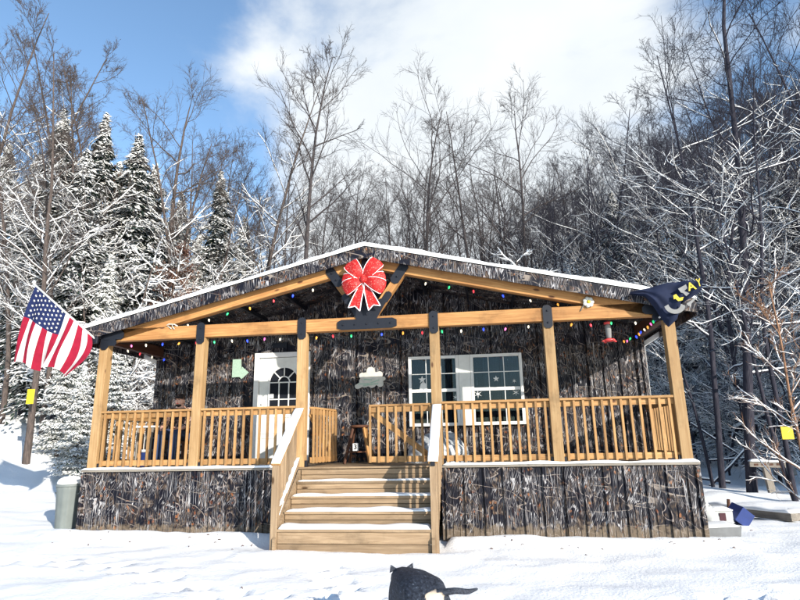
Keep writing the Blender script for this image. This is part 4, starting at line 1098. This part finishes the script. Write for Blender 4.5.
# bits of grass, twig and leaf poking through the snow
rl = random.Random(12); P_, R_ = [], []
for k in range(60):
    if k < 48: x = rl.uniform(-5, 5.2); y = -.22 - abs(rl.gauss(0, .35)); 
    else: x = rl.uniform(-7, 8); y = rl.uniform(-5.5, 4) if abs(x) > 5.3 else rl.uniform(-5.5, -.4)
    if -1.15 < x < 1.2 and y > -1.2: continue
    z = float(terrain_f(x, y)); a = rl.uniform(0, 6.28); l = rl.uniform(.02, .06); h = rl.uniform(.003, .02)
    P_.append([(x, y, z - .01), (x + l * math.cos(a) * .5, y + l * math.sin(a) * .5, z + h), (x + l * math.cos(a), y + l * math.sin(a), z + h * .5)]); R_.append(rl.uniform(.003, .007))
o = put('leaf_litter', tube_mesh(P_, R_, 4), 'dark_wood'); o['kind'] = 'stuff'; o['label'] = 'scattered twig bits and dead grass poking out of the snow'

# ------------------------------------------------------------------ dog
def dog():
    x0, y0 = 1.30, -4.55; z0 = tz(x0, y0) - .06
    t = thing('dog', 'black dog with a tan rump patch seen from behind in the snow, tail held sideways', 'dog', (x0, y0, z0))
    Md = Matrix.Translation((x0, y0, z0)) @ Matrix.Rotation(R(25), 4, 'Z') @ Matrix.Diagonal((.98, .88, .95, 1))
    # trunk along +Y (head end), rump at -Y
    v = [(0, -.30, .50), (0, -.12, .51), (0, .10, .50), (0, .28, .50), (0, .40, .51), (0, .50, .52), (0, .60, .50), (0, .69, .47),
         (-.10, -.30, .40), (-.115, -.24, .28), (-.115, -.36, .16), (-.115, -.33, .035), (-.115, -.28, .02),
         (.10, -.30, .40), (.115, -.24, .28), (.115, -.36, .16), (.115, -.33, .035), (.115, -.28, .02),
         (-.10, .27, .38), (-.10, .24, .22), (-.10, .26, .035), (-.10, .31, .02),
         (.10, .27, .38), (.10, .24, .22), (.10, .26, .035), (.10, .31, .02),
         (.05, -.40, .58), (.13, -.46, .60), (.23, -.47, .585), (.31, -.45, .595)]
    e = [(0, 1), (1, 2), (2, 3), (3, 4), (4, 5), (5, 6), (6, 7), (0, 8), (8, 9), (9, 10), (10, 11), (11, 12), (0, 13), (13, 14), (14, 15), (15, 16), (16, 17),
         (3, 18), (18, 19), (19, 20), (20, 21), (3, 22), (22, 23), (23, 24), (24, 25), (0, 26), (26, 27), (27, 28), (28, 29)]
    r_ = [(.175, .15), (.19, .165), (.195, .175), (.175, .17), (.12, .12), (.105, .10), (.07, .065), (.04, .035),
          (.09, .10), .065, .035, .03, .028, (.09, .10), .065, .035, .03, .028, .07, .045, .032, .03, .07, .045, .032, .03,
          .028, .024, .020, .008]
    skinned('body', v, e, r_, 'dog_fur', t, Md, 2)
    for s in (-1, 1):
        V = [(s * .030, .50, .590), (s * .105, .49, .565), (s * .078, .53, .57), (s * .096, .485, .632)]
        bmv = mesh('ear', V, [(0, 1, 3), (1, 2, 3), (2, 0, 3), (0, 2, 1)]); put('ear', bmv, 'dog_fur', t, Md)
dog()

# ------------------------------------------------------------------ trees
def tubes_np(groups):
    """groups: dict (nseg, sides) -> list of (pts[n+1,3], radii[n+1]); returns verts, quads"""
    VV, FF = [], []; off = 0
    for (n, sides), lst in groups.items():
        P = np.array([a for a, _ in lst]); Rr = np.array([b for _, b in lst]); T = np.empty_like(P)
        T[:, 1:-1] = P[:, 2:] - P[:, :-2]; T[:, 0] = P[:, 1] - P[:, 0]; T[:, -1] = P[:, -1] - P[:, -2]
        T /= np.linalg.norm(T, axis=2, keepdims=True) + 1e-9
        ref = np.zeros_like(T); ref[..., 2] = 1; v = np.abs(T[..., 2]) > .96; ref[v] = (1, 0, 0)
        a = np.cross(T, ref); a /= np.linalg.norm(a, axis=2, keepdims=True) + 1e-9; b = np.cross(T, a)
        an = np.arange(sides) * 2 * np.pi / sides + .3
        ring = P[:, :, None, :] + (a[:, :, None, :] * np.cos(an)[None, None, :, None] + b[:, :, None, :] * np.sin(an)[None, None, :, None]) * Rr[:, :, None, None]
        m_ = len(lst); VV.append(ring.reshape(-1, 3))
        ii = off + np.arange(m_ * (n + 1) * sides).reshape(m_, n + 1, sides); nx_ = np.roll(ii, -1, axis=2)
        FF.append(np.stack([ii[:, :-1], nx_[:, :-1], nx_[:, 1:], ii[:, 1:]], -1).reshape(-1, 4)); off += m_ * (n + 1) * sides
    return np.concatenate(VV), np.concatenate(FF)

def bare_tree(seed, H=18, trunk_r=.20, first=.35, n1=24, n2=7, n3=6, n4=3, spread=.34, ang=(35, 62), rise=.25, twins=1, snow_to=.7, lean=.03, snow_t=.03, horiz=False, dome=False, limb=(.32, .6)):
    rn = random.Random(seed); tr = {}; br = {}; sn = {}
    def add(d, n, s, pts, rad): d.setdefault((n, s), []).append((np.array([tuple(p) for p in pts]), np.array(rad)))
    def grow(p, d, ln, r0, lvl, nseg, sides, r1=None, wob=.12, up=.0):
        pts = [p.copy()]; rad = [r0]; d = d.normalized(); r1 = r1 if r1 is not None else r0 * .35
        for i in range(nseg):
            d = (d + Vector((rn.gauss(0, wob), rn.gauss(0, wob), rn.gauss(0, wob) + up))).normalized()
            pts.append(pts[-1] + d * (ln / nseg)); rad.append(r0 + (r1 - r0) * (i + 1) / nseg)
        return pts, rad
    def at(pts, t):
        f = t * (len(pts) - 1); i = min(int(f), len(pts) - 2); return pts[i].lerp(pts[i + 1], f - i), (pts[i + 1] - pts[i]).normalized(), i, f - i
    def side(d, a, az):
        q = d.orthogonal().normalized(); q = Matrix.Rotation(az, 3, d) @ q
        return (d * math.cos(a) + q * math.sin(a)).normalized()
    def snow(pts, rad, n, thick, sides=4):
        # lay a strip of snow on the stretches that are not too steep
        dz = abs((pts[-1] - pts[0]).normalized().z)
        if pts[0].z > H * snow_to * rn.uniform(.75, 1.1) or dz > .85: return
        t = thick * rn.uniform(.6, 1.3)
        P = [p + Vector((0, 0, r_ * .55 + t * .45)) for p, r_ in zip(pts, rad)]
        add(sn, n, sides, P, [max(r_ * .85, t * .55) for r_ in rad[:-1]] + [t * .2])
    for tw in range(twins):
        az0 = rn.uniform(0, 6.28); l0 = lean if twins == 1 else .13
        d0 = Vector((math.cos(az0) * l0, math.sin(az0) * l0, 1)); Ht = H * (1 if tw == 0 else rn.uniform(.8, .96))
        tp, trd = grow(Vector((0.25 * tw, 0, -.4)), d0, Ht + .4, trunk_r * (1 if tw == 0 else .8), 0, 14, 8, .018, .035, .02)
        add(tr, 14, 8, tp, trd)
        for i in range(n1):
            t = first + (1 - first) * ((i + rn.random()) / n1) ** .9; t = min(t, .985); p, d, k, fr_ = at(tp, t)
            rt = trd[k] + (trd[k + 1] - trd[k]) * fr_
            a = R(rn.uniform(*ang)); 
            if horiz: a = R((1 - t) * rn.uniform(75, 105) + t * rn.uniform(20, 45))
            u_ = (t - first) / (1 - first); l1 = H * spread * ((.42 + .62 * math.sin(math.pi * min(1, u_ * .85 + .12))) * (1 if u_ < .8 else .8) if dome else (1 - .72 * u_)) * rn.uniform(.65, 1.15) * (1 if t > first + .08 else .7); az = rn.uniform(0, 6.28)
            b1, r1 = grow(p, side(d, a, az), l1, rt * (rn.uniform(.20, .38) if horiz else rn.uniform(*limb)), 1, 7, 5, .009, .12, (.0 if horiz else rise * .22))
            add(br, 7, 5, b1, r1); snow(b1, r1, 7, snow_t * 1.3, 5)
            for j in range(n2):
                p2, d2, k2, _ = at(b1, .18 + .8 * (j + rn.random()) / n2)
                l2 = l1 * rn.uniform(.28, .5) * (1.1 - .5 * j / n2)
                b2, r2 = grow(p2, side(d2, R(rn.uniform(25, 55)), rn.uniform(0, 6.28)), l2, max(.008, r1[k2] * .55), 2, 5, 4, .005, .13, rise * (.0 if horiz else .25))
                add(br, 5, 4, b2, r2); snow(b2, r2, 5, snow_t)
                for q in range(n3):
                    p3, d3, k3, _ = at(b2, .15 + .8 * (q + rn.random()) / n3)
                    l3 = l2 * rn.uniform(.3, .55)
                    b3, r3 = grow(p3, side(d3, R(rn.uniform(20, 50)), rn.uniform(0, 6.28)), l3, max(.006, r2[k3] * .6), 3, 3, 3, .0035, .14, rise * .3)
                    add(br, 3, 3, b3, r3)
                    if rn.random() < .6: snow(b3, r3, 3, snow_t * .7, 3)
                    for w in range(n4):
                        p4, d4, _, _ = at(b3, .2 + .8 * rn.random())
                        b4, r4 = grow(p4, side(d4, R(rn.uniform(20, 45)), rn.uniform(0, 6.28)), l3 * rn.uniform(.35, .7), .004, 4, 2, 3, .0026, .12, rise * .3)
                        add(br, 2, 3, b4, r4)
    res = {'trunk': mesh('trunk', *tubes_np(tr), True), 'crown': mesh('crown', *tubes_np(br), True)}
    if sn: res['snow'] = mesh('branch_snow', *tubes_np(sn), True)
    return res

def conifer(seed, H=12, rad=2.4, nw=30, nb=7, snowy=.75, mat='needles_green', droop=.35, sparse=1.):
    rn = np.random.default_rng(seed); FV, FF, SV, SF = [], [], [], []
    # branch lines
    N_ = nw * nb; t = (np.repeat(np.arange(nw), nb) + rn.random(N_)) / nw; t = .06 + .93 * t
    Lb = rad * (1 - t) ** .95 * rn.uniform(.55, 1.2, N_) + .05; az = rn.random(N_) * 2 * np.pi
    z0 = t * H
    K = 9
    s = (np.arange(K) + .5) / K
    S = np.broadcast_to(s, (N_, K)); rr = S * Lb[:, None]
    zz = z0[:, None] + .10 * rr - droop * rr ** 1.5 * .35 + rn.normal(0, .03, (N_, K))
    # sprays to both sides
    M_ = 7
    A_ = az[:, None, None] + rn.normal(0, .10, (N_, K, M_)) ; 
    lat = rn.normal(0, 1, (N_, K, M_)) * (.05 + .20 * np.minimum(Lb, 1.6)[:, None, None] * (1.15 - S[:, :, None]))
    rad_ = rr[:, :, None] + rn.normal(0, .08, (N_, K, M_)) * np.minimum(1, Lb)[:, None, None]
    cx = rad_ * np.cos(A_) - lat * np.sin(A_); cy = rad_ * np.sin(A_) + lat * np.cos(A_); cz = zz[:, :, None] - np.abs(lat) * .35 + rn.normal(0, .04, (N_, K, M_))
    C = np.stack([cx, cy, cz], -1).reshape(-1, 3); n = len(C)
    keep = rn.random(n) < .85 * sparse; C = C[keep]; Az = np.broadcast_to(A_, (N_, K, M_)).reshape(-1)[keep]; n = len(C)
    # each spray: a drooping thin diamond
    th = Az + rn.normal(0, .45, n); dl = rn.uniform(.13, .28, n); dw = rn.uniform(.03, .06, n)
    dx = np.stack([np.cos(th), np.sin(th), -rn.uniform(.15, .9, n)], -1); dx /= np.linalg.norm(dx, axis=1, keepdims=True)
    dy = np.stack([-np.sin(th), np.cos(th), rn.normal(0, .3, n)], -1)
    P = np.stack([C - dx * dl[:, None], C + dy * dw[:, None], C + dx * dl[:, None], C - dy * dw[:, None]], 1)
    V = P.reshape(-1, 3); Fq = np.arange(len(V)).reshape(-1, 4)
    res = {}
    sz_ = np.clip((H - C[:, 2]) / 2.0, .35, 1)[:, None, None]; P = C[:, None, :] + (P - C[:, None, :]) * sz_; V = P.reshape(-1, 3)
    res['foliage'] = mesh('foliage', V, Fq)
    ks = rn.random(n) < snowy * .8 * np.clip((H - C[:, 2]) / 2.5, .12, 1); Cs = C[ks]; m_ = len(Cs); dxs = dx[ks]; ths = th[ks]
    l = rn.uniform(.10, .30, m_)[:, None]; w = rn.uniform(.03, .08, m_)[:, None]; dys = np.stack([-np.sin(ths), np.cos(ths), np.zeros(m_)], -1); up = np.array([0, 0, 1.]) * rn.uniform(.03, .07, m_)[:, None]
    B_ = Cs + np.array([0, 0, .012]); P = np.stack([B_ - dxs * l, B_ + dys * w, B_ + dxs * l, B_ - dys * w, B_ + up], 1)
    V = P.reshape(-1, 3); b = np.arange(m_)[:, None] * 5
    Ft = np.concatenate([b + np.array([0, 1, 4]), b + np.array([1, 2, 4]), b + np.array([2, 3, 4]), b + np.array([3, 0, 4]), b + np.array([0, 3, 1]), b + np.array([1, 3, 2])])
    # shading normals must face up: faces ordered so that the top looks up
    res['snow'] = mesh('foliage_snow', V, Ft[:, ::-1].copy(), False)
    br = {}
    tp = [(0.03 * math.sin(i), .03 * math.cos(i * 1.3), -.3 + (H + .3) * i / 8) for i in range(9)]
    res['trunk'] = mesh('trunk', *tubes_np({(8, 7): [(np.array(tp), np.linspace(.016 * H, .01, 9))]}), True)
    lst = []
    for i in range(0, N_):
        e0 = np.array([0, 0, z0[i]]); pts = [e0 + np.array([q * Lb[i] * math.cos(az[i]), q * Lb[i] * math.sin(az[i]), .10 * q * Lb[i] - droop * (q * Lb[i]) ** 1.5 * .35]) for q in (0, .33, .66, 1)]
        lst.append((np.array(pts), np.array([.022, .016, .011, .005]) * (H / 12)))
    res['branches'] = mesh('branches', *tubes_np({(3, 3): lst}), True)
    return res

TREES = {}
BARK = {}
def mk(key, fn, bark_name, snowmat='snow_mat', fol=None):
    r_ = fn; 
    for k, me in r_.items():
        me.materials.clear()
        me.materials.append(M[{'trunk': bark_name, 'crown': bark_name, 'branches': bark_name, 'snow': snowmat, 'foliage': fol}[k]])
    TREES[key] = r_
def clone_mats(key, src, bark_name):
    r_ = {}
    for k, me in TREES[src].items():
        if k in ('trunk', 'crown'):
            m2 = me.copy(); m2.materials.clear(); m2.materials.append(M[bark_name]); r_[k] = m2
        else: r_[k] = me
    TREES[key] = r_
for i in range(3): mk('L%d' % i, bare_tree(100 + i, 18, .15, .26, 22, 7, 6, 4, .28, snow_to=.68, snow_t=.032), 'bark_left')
mk('twin', bare_tree(21, 19, .20, .40, 12, 7, 6, 4, .22, (25, 55), twins=2, dome=True, limb=(.42, .70), snow_to=.35), 'bark_left')
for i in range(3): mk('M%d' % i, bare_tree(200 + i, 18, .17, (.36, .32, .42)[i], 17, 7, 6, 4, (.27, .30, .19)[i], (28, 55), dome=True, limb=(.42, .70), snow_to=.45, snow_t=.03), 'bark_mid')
mk('Mtwin', bare_tree(26, 18, .15, .32, 11, 7, 6, 4, .22, (25, 50), twins=2, dome=True, limb=(.42, .70), snow_to=.45), 'bark_mid')
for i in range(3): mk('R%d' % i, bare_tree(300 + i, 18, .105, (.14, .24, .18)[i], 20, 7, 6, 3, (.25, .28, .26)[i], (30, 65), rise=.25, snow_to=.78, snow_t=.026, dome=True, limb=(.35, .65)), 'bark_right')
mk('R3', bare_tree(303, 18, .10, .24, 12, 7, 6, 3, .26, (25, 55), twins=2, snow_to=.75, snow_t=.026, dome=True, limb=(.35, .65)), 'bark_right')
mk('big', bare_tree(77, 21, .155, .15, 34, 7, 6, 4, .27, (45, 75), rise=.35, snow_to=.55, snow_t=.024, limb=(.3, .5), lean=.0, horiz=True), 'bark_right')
mk('arch', bare_tree(55, 8, .07, .06, 26, 8, 5, 2, .48, (48, 80), rise=.06, snow_to=1.2, snow_t=.019), 'bark_right')
mk('arch_brown', bare_tree(56, 6, .05, .05, 20, 7, 4, 2, .45, (30, 60), rise=.15, snow_to=.85, snow_t=.022), 'bark_shrub')
mk('bush', bare_tree(57, 6, .05, .03, 24, 7, 5, 2, .50, (40, 80), rise=.05, snow_to=1.2, snow_t=.032), 'bark_left')
mk('C0', conifer(1, 12, 2.9, 30, 8, 1.15, sparse=.85), 'bark_left', fol='needles_green')
mk('C1', conifer(2, 14, 3.3, 32, 8, 1.15, droop=.45, sparse=.85), 'bark_left', fol='needles_green')
mk('D0', conifer(3, 15, 3.0, 40, 8, .6), 'bark_right', fol='needles_dark')
mk('D1', conifer(4, 13, 3.1, 36, 8, .6, droop=.5), 'bark_right', fol='needles_dark')
def beech(seed):
    r_ = bare_tree(seed, 6, .05, .12, 22, 7, 5, 1, .40, (35, 65), rise=.15, snow_to=.9, snow_t=.022)
    rn = np.random.default_rng(seed); me = r_['crown']; n = len(me.vertices); co = np.empty(n * 3, np.float32); me.vertices.foreach_get('co', co); co = co.reshape(-1, 3)
    C = co[rn.choice(n, 5000)] + rn.normal(0, .04, (5000, 3)); a = rn.normal(0, 1, (5000, 3)); a /= np.linalg.norm(a, axis=1, keepdims=True); b = np.cross(a, rn.normal(0, 1, (5000, 3))); b /= np.linalg.norm(b, axis=1, keepdims=True)
    V = np.stack([C - a * .045, C + b * .022, C + a * .045, C - b * .022], 1).reshape(-1, 3); r_['foliage'] = mesh('foliage', V, np.arange(len(V)).reshape(-1, 4)); return r_
mk('beech', beech(91), 'bark_shrub', fol='dead_leaves')
HN = {'beech': 6, 'L0': 18, 'L1': 18, 'L2': 18, 'twin': 19, 'M0': 18, 'M1': 18, 'M2': 18, 'Mtwin': 18, 'R0': 18, 'R1': 18, 'R2': 18, 'R3': 18, 'big': 21, 'arch': 8, 'arch_brown': 6, 'bush': 6, 'C0': 12, 'C1': 14, 'D0': 15, 'D1': 13}
NAMES = {'trunk': 'trunk', 'crown': 'crown', 'snow': 'snow', 'foliage': 'foliage', 'branches': 'branches'}
def tree(key, x, y, h, label, group=None, name='bare_tree', cat='tree', rot=None, tilt=0):
    s = h / HN[key]; z = tz(x, y)
    Mw = Matrix.Translation((x, y, z)) @ Matrix.Rotation(tilt, 4, 'Y') @ Matrix.Rotation(rot if rot is not None else random.uniform(0, 6.28), 4, 'Z') @ Matrix.Scale(s, 4)
    t = put(name, None, Mw=Mw); tag(t, label, cat, group)
    for k, me in TREES[key].items():
        o_ = put(NAMES[k], me, None, t, Mw)
        if k != 'trunk': o_['kind'] = 'stuff'
    return t
def at_px(px, dist, py=300):
    d = ray(px, py); h = Vector((d.x, d.y)).normalized(); return CAM.x + h.x * dist, CAM.y + h.y * dist
def top_h(px, py, dist):
    """position and height so that the top stands at the given picture point"""
    d = ray(px, py); hl = Vector((d.x, d.y)).length; x = CAM.x + d.x / hl * dist; y = CAM.y + d.y / hl * dist
    return x, y, CAM.z + d.z / hl * dist - tz(x, y)
ORD = 'first second third fourth fifth sixth seventh eighth ninth tenth eleventh twelfth thirteenth fourteenth fifteenth sixteenth seventeenth eighteenth nineteenth twentieth twenty-first twenty-second twenty-third twenty-fourth twenty-fifth twenty-sixth twenty-seventh twenty-eighth twenty-ninth thirtieth'.split()
def number(ts, phrase):
    """labels for a rank of look-alikes: their order across the view"""
    def px(o):
        p = WM[o].translation - CAM; return p.dot(cr) / p.dot(cw)
    for k, o in enumerate(sorted(ts, key=px)): o['label'] = '%s from the left of the %s' % (ORD[k], phrase)
def tree_px(key, px, py, dist, label, **kw):
    x, y, h = top_h(px, py, dist); h *= .92 if key[0] in 'MR' or key == 'twin' else 1   # crown tips rise past the trunk
    return tree(key, x, y, h, label, **kw)

# named individuals
tree_px('twin', 190, 28, 27, 'tall brown twin-stemmed bare tree rising alone into blue sky left of the roof', rot=1.2)
tree_px('M2', 305, 40, 26, 'slim tall bare tree standing against the clouds behind the left roof slope', rot=.4)
tree_px('L2', 263, 80, 30, 'thinner bare tree just left of the slim tall one', rot=2.4)
tree_px('M1', 415, 78, 30, 'broad feathery bare tree right of the roof peak', rot=.9)
tree_px('Mtwin', 462, 100, 33, 'forked bare tree between the two broad ones right of the peak', rot=2.0)
tree_px('M0', 512, 88, 31, 'wide spreading bare tree over the middle of the right roof slope', rot=4.1)
tree_px('R1', 578, 96, 34, 'pointed dark bare tree at the gap in the clouds', rot=.2)
x, y = at_px(741, 18.5, 420); tree('big', x, y, 19.5, 'large dark tree with long snow lined branches at right', rot=.7, tilt=R(7))
for px_, py_, ds_, tl_, lb_ in ((712, 478, 19.5, -4, 'slender dark trunk leaning left just right of the porch corner'), (721, 480, 19.2, 3, 'slightly thicker dark trunk beside the slender leaning one'), (752, 475, 21.5, 2, 'stout dark trunk behind the tangle of fallen branches')):
    x, y = at_px(px_, ds_, py_); tree('R%d' % (px_ % 3), x, y, 13 + tl_, lb_, tilt=R(tl_))
tree_px('R2', 800, -40, 20, 'tall dark bare tree leaning in at the right picture edge', rot=2.9)
tree_px('R0', 690, 80, 24, 'dark bare tree left of the large one at right', rot=3.3)
x, y = at_px(776, 13.5); tree('arch_brown', x, y, 4.6, 'young tree with orange brown upright shoots before the large dark tree', rot=.3)
x, y = at_px(792, 16.8, 480); yt = tree('R3', x, y, 12, 'dark double trunk carrying a yellow sign at the right edge', rot=1.0)
x2, y2 = at_px(787, 16.4, 435)
ys = box('yellow_sign', (x2 - .14, y2 - .06, CAM.z - .12), (x2 + .12, y2 - .05, CAM.z + .17), 'yellow_paint', None); tag(ys, 'yellow sign nailed to the dark double trunk at right', 'sign')
xl, yl = at_px(27, 20, 455); tl = tree('L1', xl, yl, 13.5, 'straight grey trunk with a yellow marker left of the american flag', rot=.8)
xs, ys_ = at_px(32, 19.6, 400)
o = box('yellow_marker', (xs - .12, ys_ - .08, 2.60), (xs + .12, ys_ - .07, 3.02), 'yellow_paint', None); tag(o, 'yellow marker on the straight grey trunk at left', 'sign')
xl, yl = at_px(43, 23, 430); tree('L0', xl, yl, 12, 'thinner brown trunk just right of the one with the yellow marker', rot=2.1)
# spruces
for px, py, ds, k, lb in ((66, 108, 26, 'D0', 'narrow dark spruce top left of the other spruce tops'), (107, 112, 27, 'D0', 'dark pointed spruce in the middle of the left spruces'), (140, 134, 27, 'D1', 'dark spruce with reddish neighbours nearest the twin-stemmed tree'), (156, 165, 28, 'D1', 'smaller dark spruce behind the reddish beech'), (222, 170, 32, 'D0', 'lone small spruce right of the twin-stemmed tree'), (88, 150, 25, 'D1', 'dark spruce half hidden by snowy branches above the flag')):
    tree_px(k, px, py, ds, lb, name='spruce_tree', cat='spruce')
# snow-laden hemlocks at left
rr = random.Random(5)
HL = [(-30, 120, 30), (10, 150, 29), (34, 190, 28), (60, 205, 27), (85, 215, 26), (-10, 215, 27), (110, 225, 27), (140, 235, 28), (62, 262, 24), (170, 235, 30), (112, 262, 24), (200, 240, 32), (22, 250, 28), (150, 180, 33), (182, 200, 34), (225, 232, 34), (245, 225, 37), (5, 190, 34), (75, 165, 34), (40, 160, 36), (120, 170, 36), (-20, 170, 34)]
ts = [tree_px('C%d' % (k % 2), px, py, ds, '', group='snow laden hemlocks on the left hillside', name='hemlock_tree', cat='hemlock') for k, (px, py, ds) in enumerate((a, b - 8, c + (8 if a < 64 else 0)) for a, b, c in HL)]
number(ts, 'snow laden hemlocks on the left hillside')
ts = []
for k in range(18):
    px = -40 + 17 * k + rr.uniform(-6, 6); ds = rr.uniform(24, 44); ts.append(tree_px('L%d' % (k % 3), px, rr.uniform(95, 200) + (30 if px > 210 else 0), ds, '', group='snow dusted bare trees on the left hillside'))
number(ts, 'snow dusted bare trees among the left hemlocks')
for px, py, ds, lb in ((18, 70, 26, 'pale bare tree with a snowy forked top at the far left'), (95, 62, 28, 'pale bare tree with crossing branches above the spruces'), (128, 82, 26, 'bare tree with a long leaning branch beside the dark spruces'), (-12, 10, 26, 'tall bare tree cut by the left picture edge'), (50, 20, 30, 'tall thin bare tree near the top left corner')):
    tree_px('L%d' % (int(px) % 3), px, py, ds, lb)
ts = []
for k in range(26):
    px = -35 + 10.5 * k; ds = rr.uniform(23, 29) + (10 if px < 70 else 0); x, y = at_px(px, ds, 400); ts.append(tree('bush', x, y, rr.uniform(3.5, 7.5), '', group='snowy leafless bushes at the foot of the left hillside', name='bush', cat='bush'))
number(ts, 'snow covered leafless bushes on the left hillside')
for px, py, ds in ((160, 262, 26), (105, 280, 27), (150, 190, 31)):
    tree_px('beech', px, py, ds, {160: 'small beech with rusty dead leaves above the left eave', 105: 'small beech with rusty leaves above the left porch corner', 150: 'beech with reddish leaves beside the dark spruces'}[px], name='beech_tree')
for k, (px, ds, hh) in enumerate(((78, 18, 3.2), (110, 20, 4.5), (60, 21, 4))):
    x, y = at_px(px, ds, 430); tree('C%d' % (k % 2), x, y, hh, ('small green hemlock behind the left porch post', 'small snowy hemlock seen through the left porch bay', 'young snowy hemlock beside the grey trunks')[k], name='young_hemlock', cat='hemlock')
# centre ranks behind the roof
ts = []
for k in range(24):
    px = 240 + k * 15.5 + rr.uniform(-7, 7); ds = rr.uniform(36, 54); ts.append(tree_px(('M0', 'M1', 'M2', 'Mtwin')[k % 4], px, rr.uniform(130, 200), ds, '', group='grey bare trees behind the cabin roof'))
number(ts, 'grey bare trees standing behind the cabin roof')
ts = []
for k in range(28):
    px = 215 + k * 14 + rr.uniform(-6, 6); ds = rr.uniform(56, 80); ts.append(tree_px(('M1', 'M2', 'Mtwin', 'M0')[k % 4], px, rr.uniform(175, 225), ds, '', group='far bare trees behind the cabin roof'))
number(ts, 'farthest rank of bare trees behind the roof')
ts = []
for k in range(18):
    px = 240 + k * 19 + rr.uniform(-8, 8); ds = rr.uniform(28, 40); x, y = at_px(px, ds, 300); ts.append(tree('bush', x, y, rr.uniform(7, 10.5), '', group='snowy undergrowth above the roof', name='understorey_tree'))
number(ts, 'snowy small trees just above the roof line')
# right wood
ts, ts2 = [], []
for k in range(52):
    px = 528 + (k % 26) * 11.5 + rr.uniform(-6, 6); ds = (rr.uniform(27, 38) if k < 26 else rr.uniform(38, 62)); base = 150 - (px - 560) * .42 + rr.uniform(-10, 35)
    (ts if k < 26 else ts2).append(tree_px('R%d' % (k % 4), px, max(base, 15 if px > 740 else 60), ds, '', group='dark bare trees of the right wood'))
number(ts, 'front rank of dark bare trees in the right wood'); number(ts2, 'rear rank of dark bare trees in the right wood')
ts = []
for k in range(18):
    px = 600 + k * 14 + rr.uniform(-6, 6); ds = rr.uniform(33, 46); ts.append(tree_px('D%d' % (k % 2), px, rr.uniform(190, 260) - max(0, px - 740) * .8, ds, '', group='dark evergreens of the right wood', name='evergreen_tree', cat='evergreen'))
number(ts, 'dark evergreens inside the right wood')
ts = []
for k in range(14):
    px = 655 + k * 12 + rr.uniform(-5, 5); ds = rr.uniform(22, 30); x, y = at_px(px, ds, 430); ts.append(tree('arch', x, y, rr.uniform(4.5, 8), '', group='small arching trees beside the right porch', name='understorey_tree'))
number(ts, 'small arching trees beside the right porch')
# unseen evergreens added right of the yard to cast shade on the right wood
ts = []
for k in range(12):
    x = 25 + (k % 4) * 4.6 + rr.uniform(-1, 1); y = -7 + (k // 4) * 4.6 + (k % 4) * .8 + rr.uniform(-1, 1)
    ts.append(tree('D%d' % (k % 2), x, y, rr.uniform(15, 19), 'tall snow flecked evergreen added out of view right of the yard to shade the wood', group='evergreens added for shade beyond the right picture edge', name='evergreen_tree', cat='evergreen'))
# fallen dead wood
def dead(label, px, ds, paths, rad):
    x, y = at_px(px, ds, 465); z = tz(x, y); t = thing('fallen_branch', label, 'fallen wood', (x, y, z))
    P = [[(x + a, y + b, z + c) for a, b, c in p] for p in paths]
    for p, r_ in zip(P, rad):
        o = put('branch', tube_mesh([p], [r_], 6), 'bark_right', t)
        put('snow', tube_mesh([[(a, b, c + r_ * .8) for a, b, c in p]], [r_ * .8], 5), 'snow_mat', o)
dead('tangle of fallen branches on the snow between the right trunks', 738, 21, [[(-1.2, 0, 1.9), (.2, .3, .9), (1.1, .2, .1)], [(-.9, 0, 0), (-.2, 0, .6), (.6, 0, 1.4)], [(-.8, .2, .75), (1.0, .1, .85)], [(.2, 0, 0), (.5, .1, .9)], [(-1.6, .2, .3), (-.3, 0, .1)]], [.03, .04, .03, .05, .04])
dead('thick snapped log leaning by the post sign at right', 768, 24, [[(-.9, 0, 1.6), (.1, 0, 2.0), (1.1, .3, 2.9)], [(-.9, 0, 1.6), (-1.3, 0, .2)], [(.4, .1, .4), (1.6, 0, .6)]], [.10, .06, .05])
o = lump('stump', (at_px(782, 22, 455)[0], at_px(782, 22, 455)[1], tz(*at_px(782, 22, 455)) + .3), .3, .3, .7, 'stone_grey', None, 4, .2); tag(o, 'dark stump between the sign post and the double trunk', 'stump')
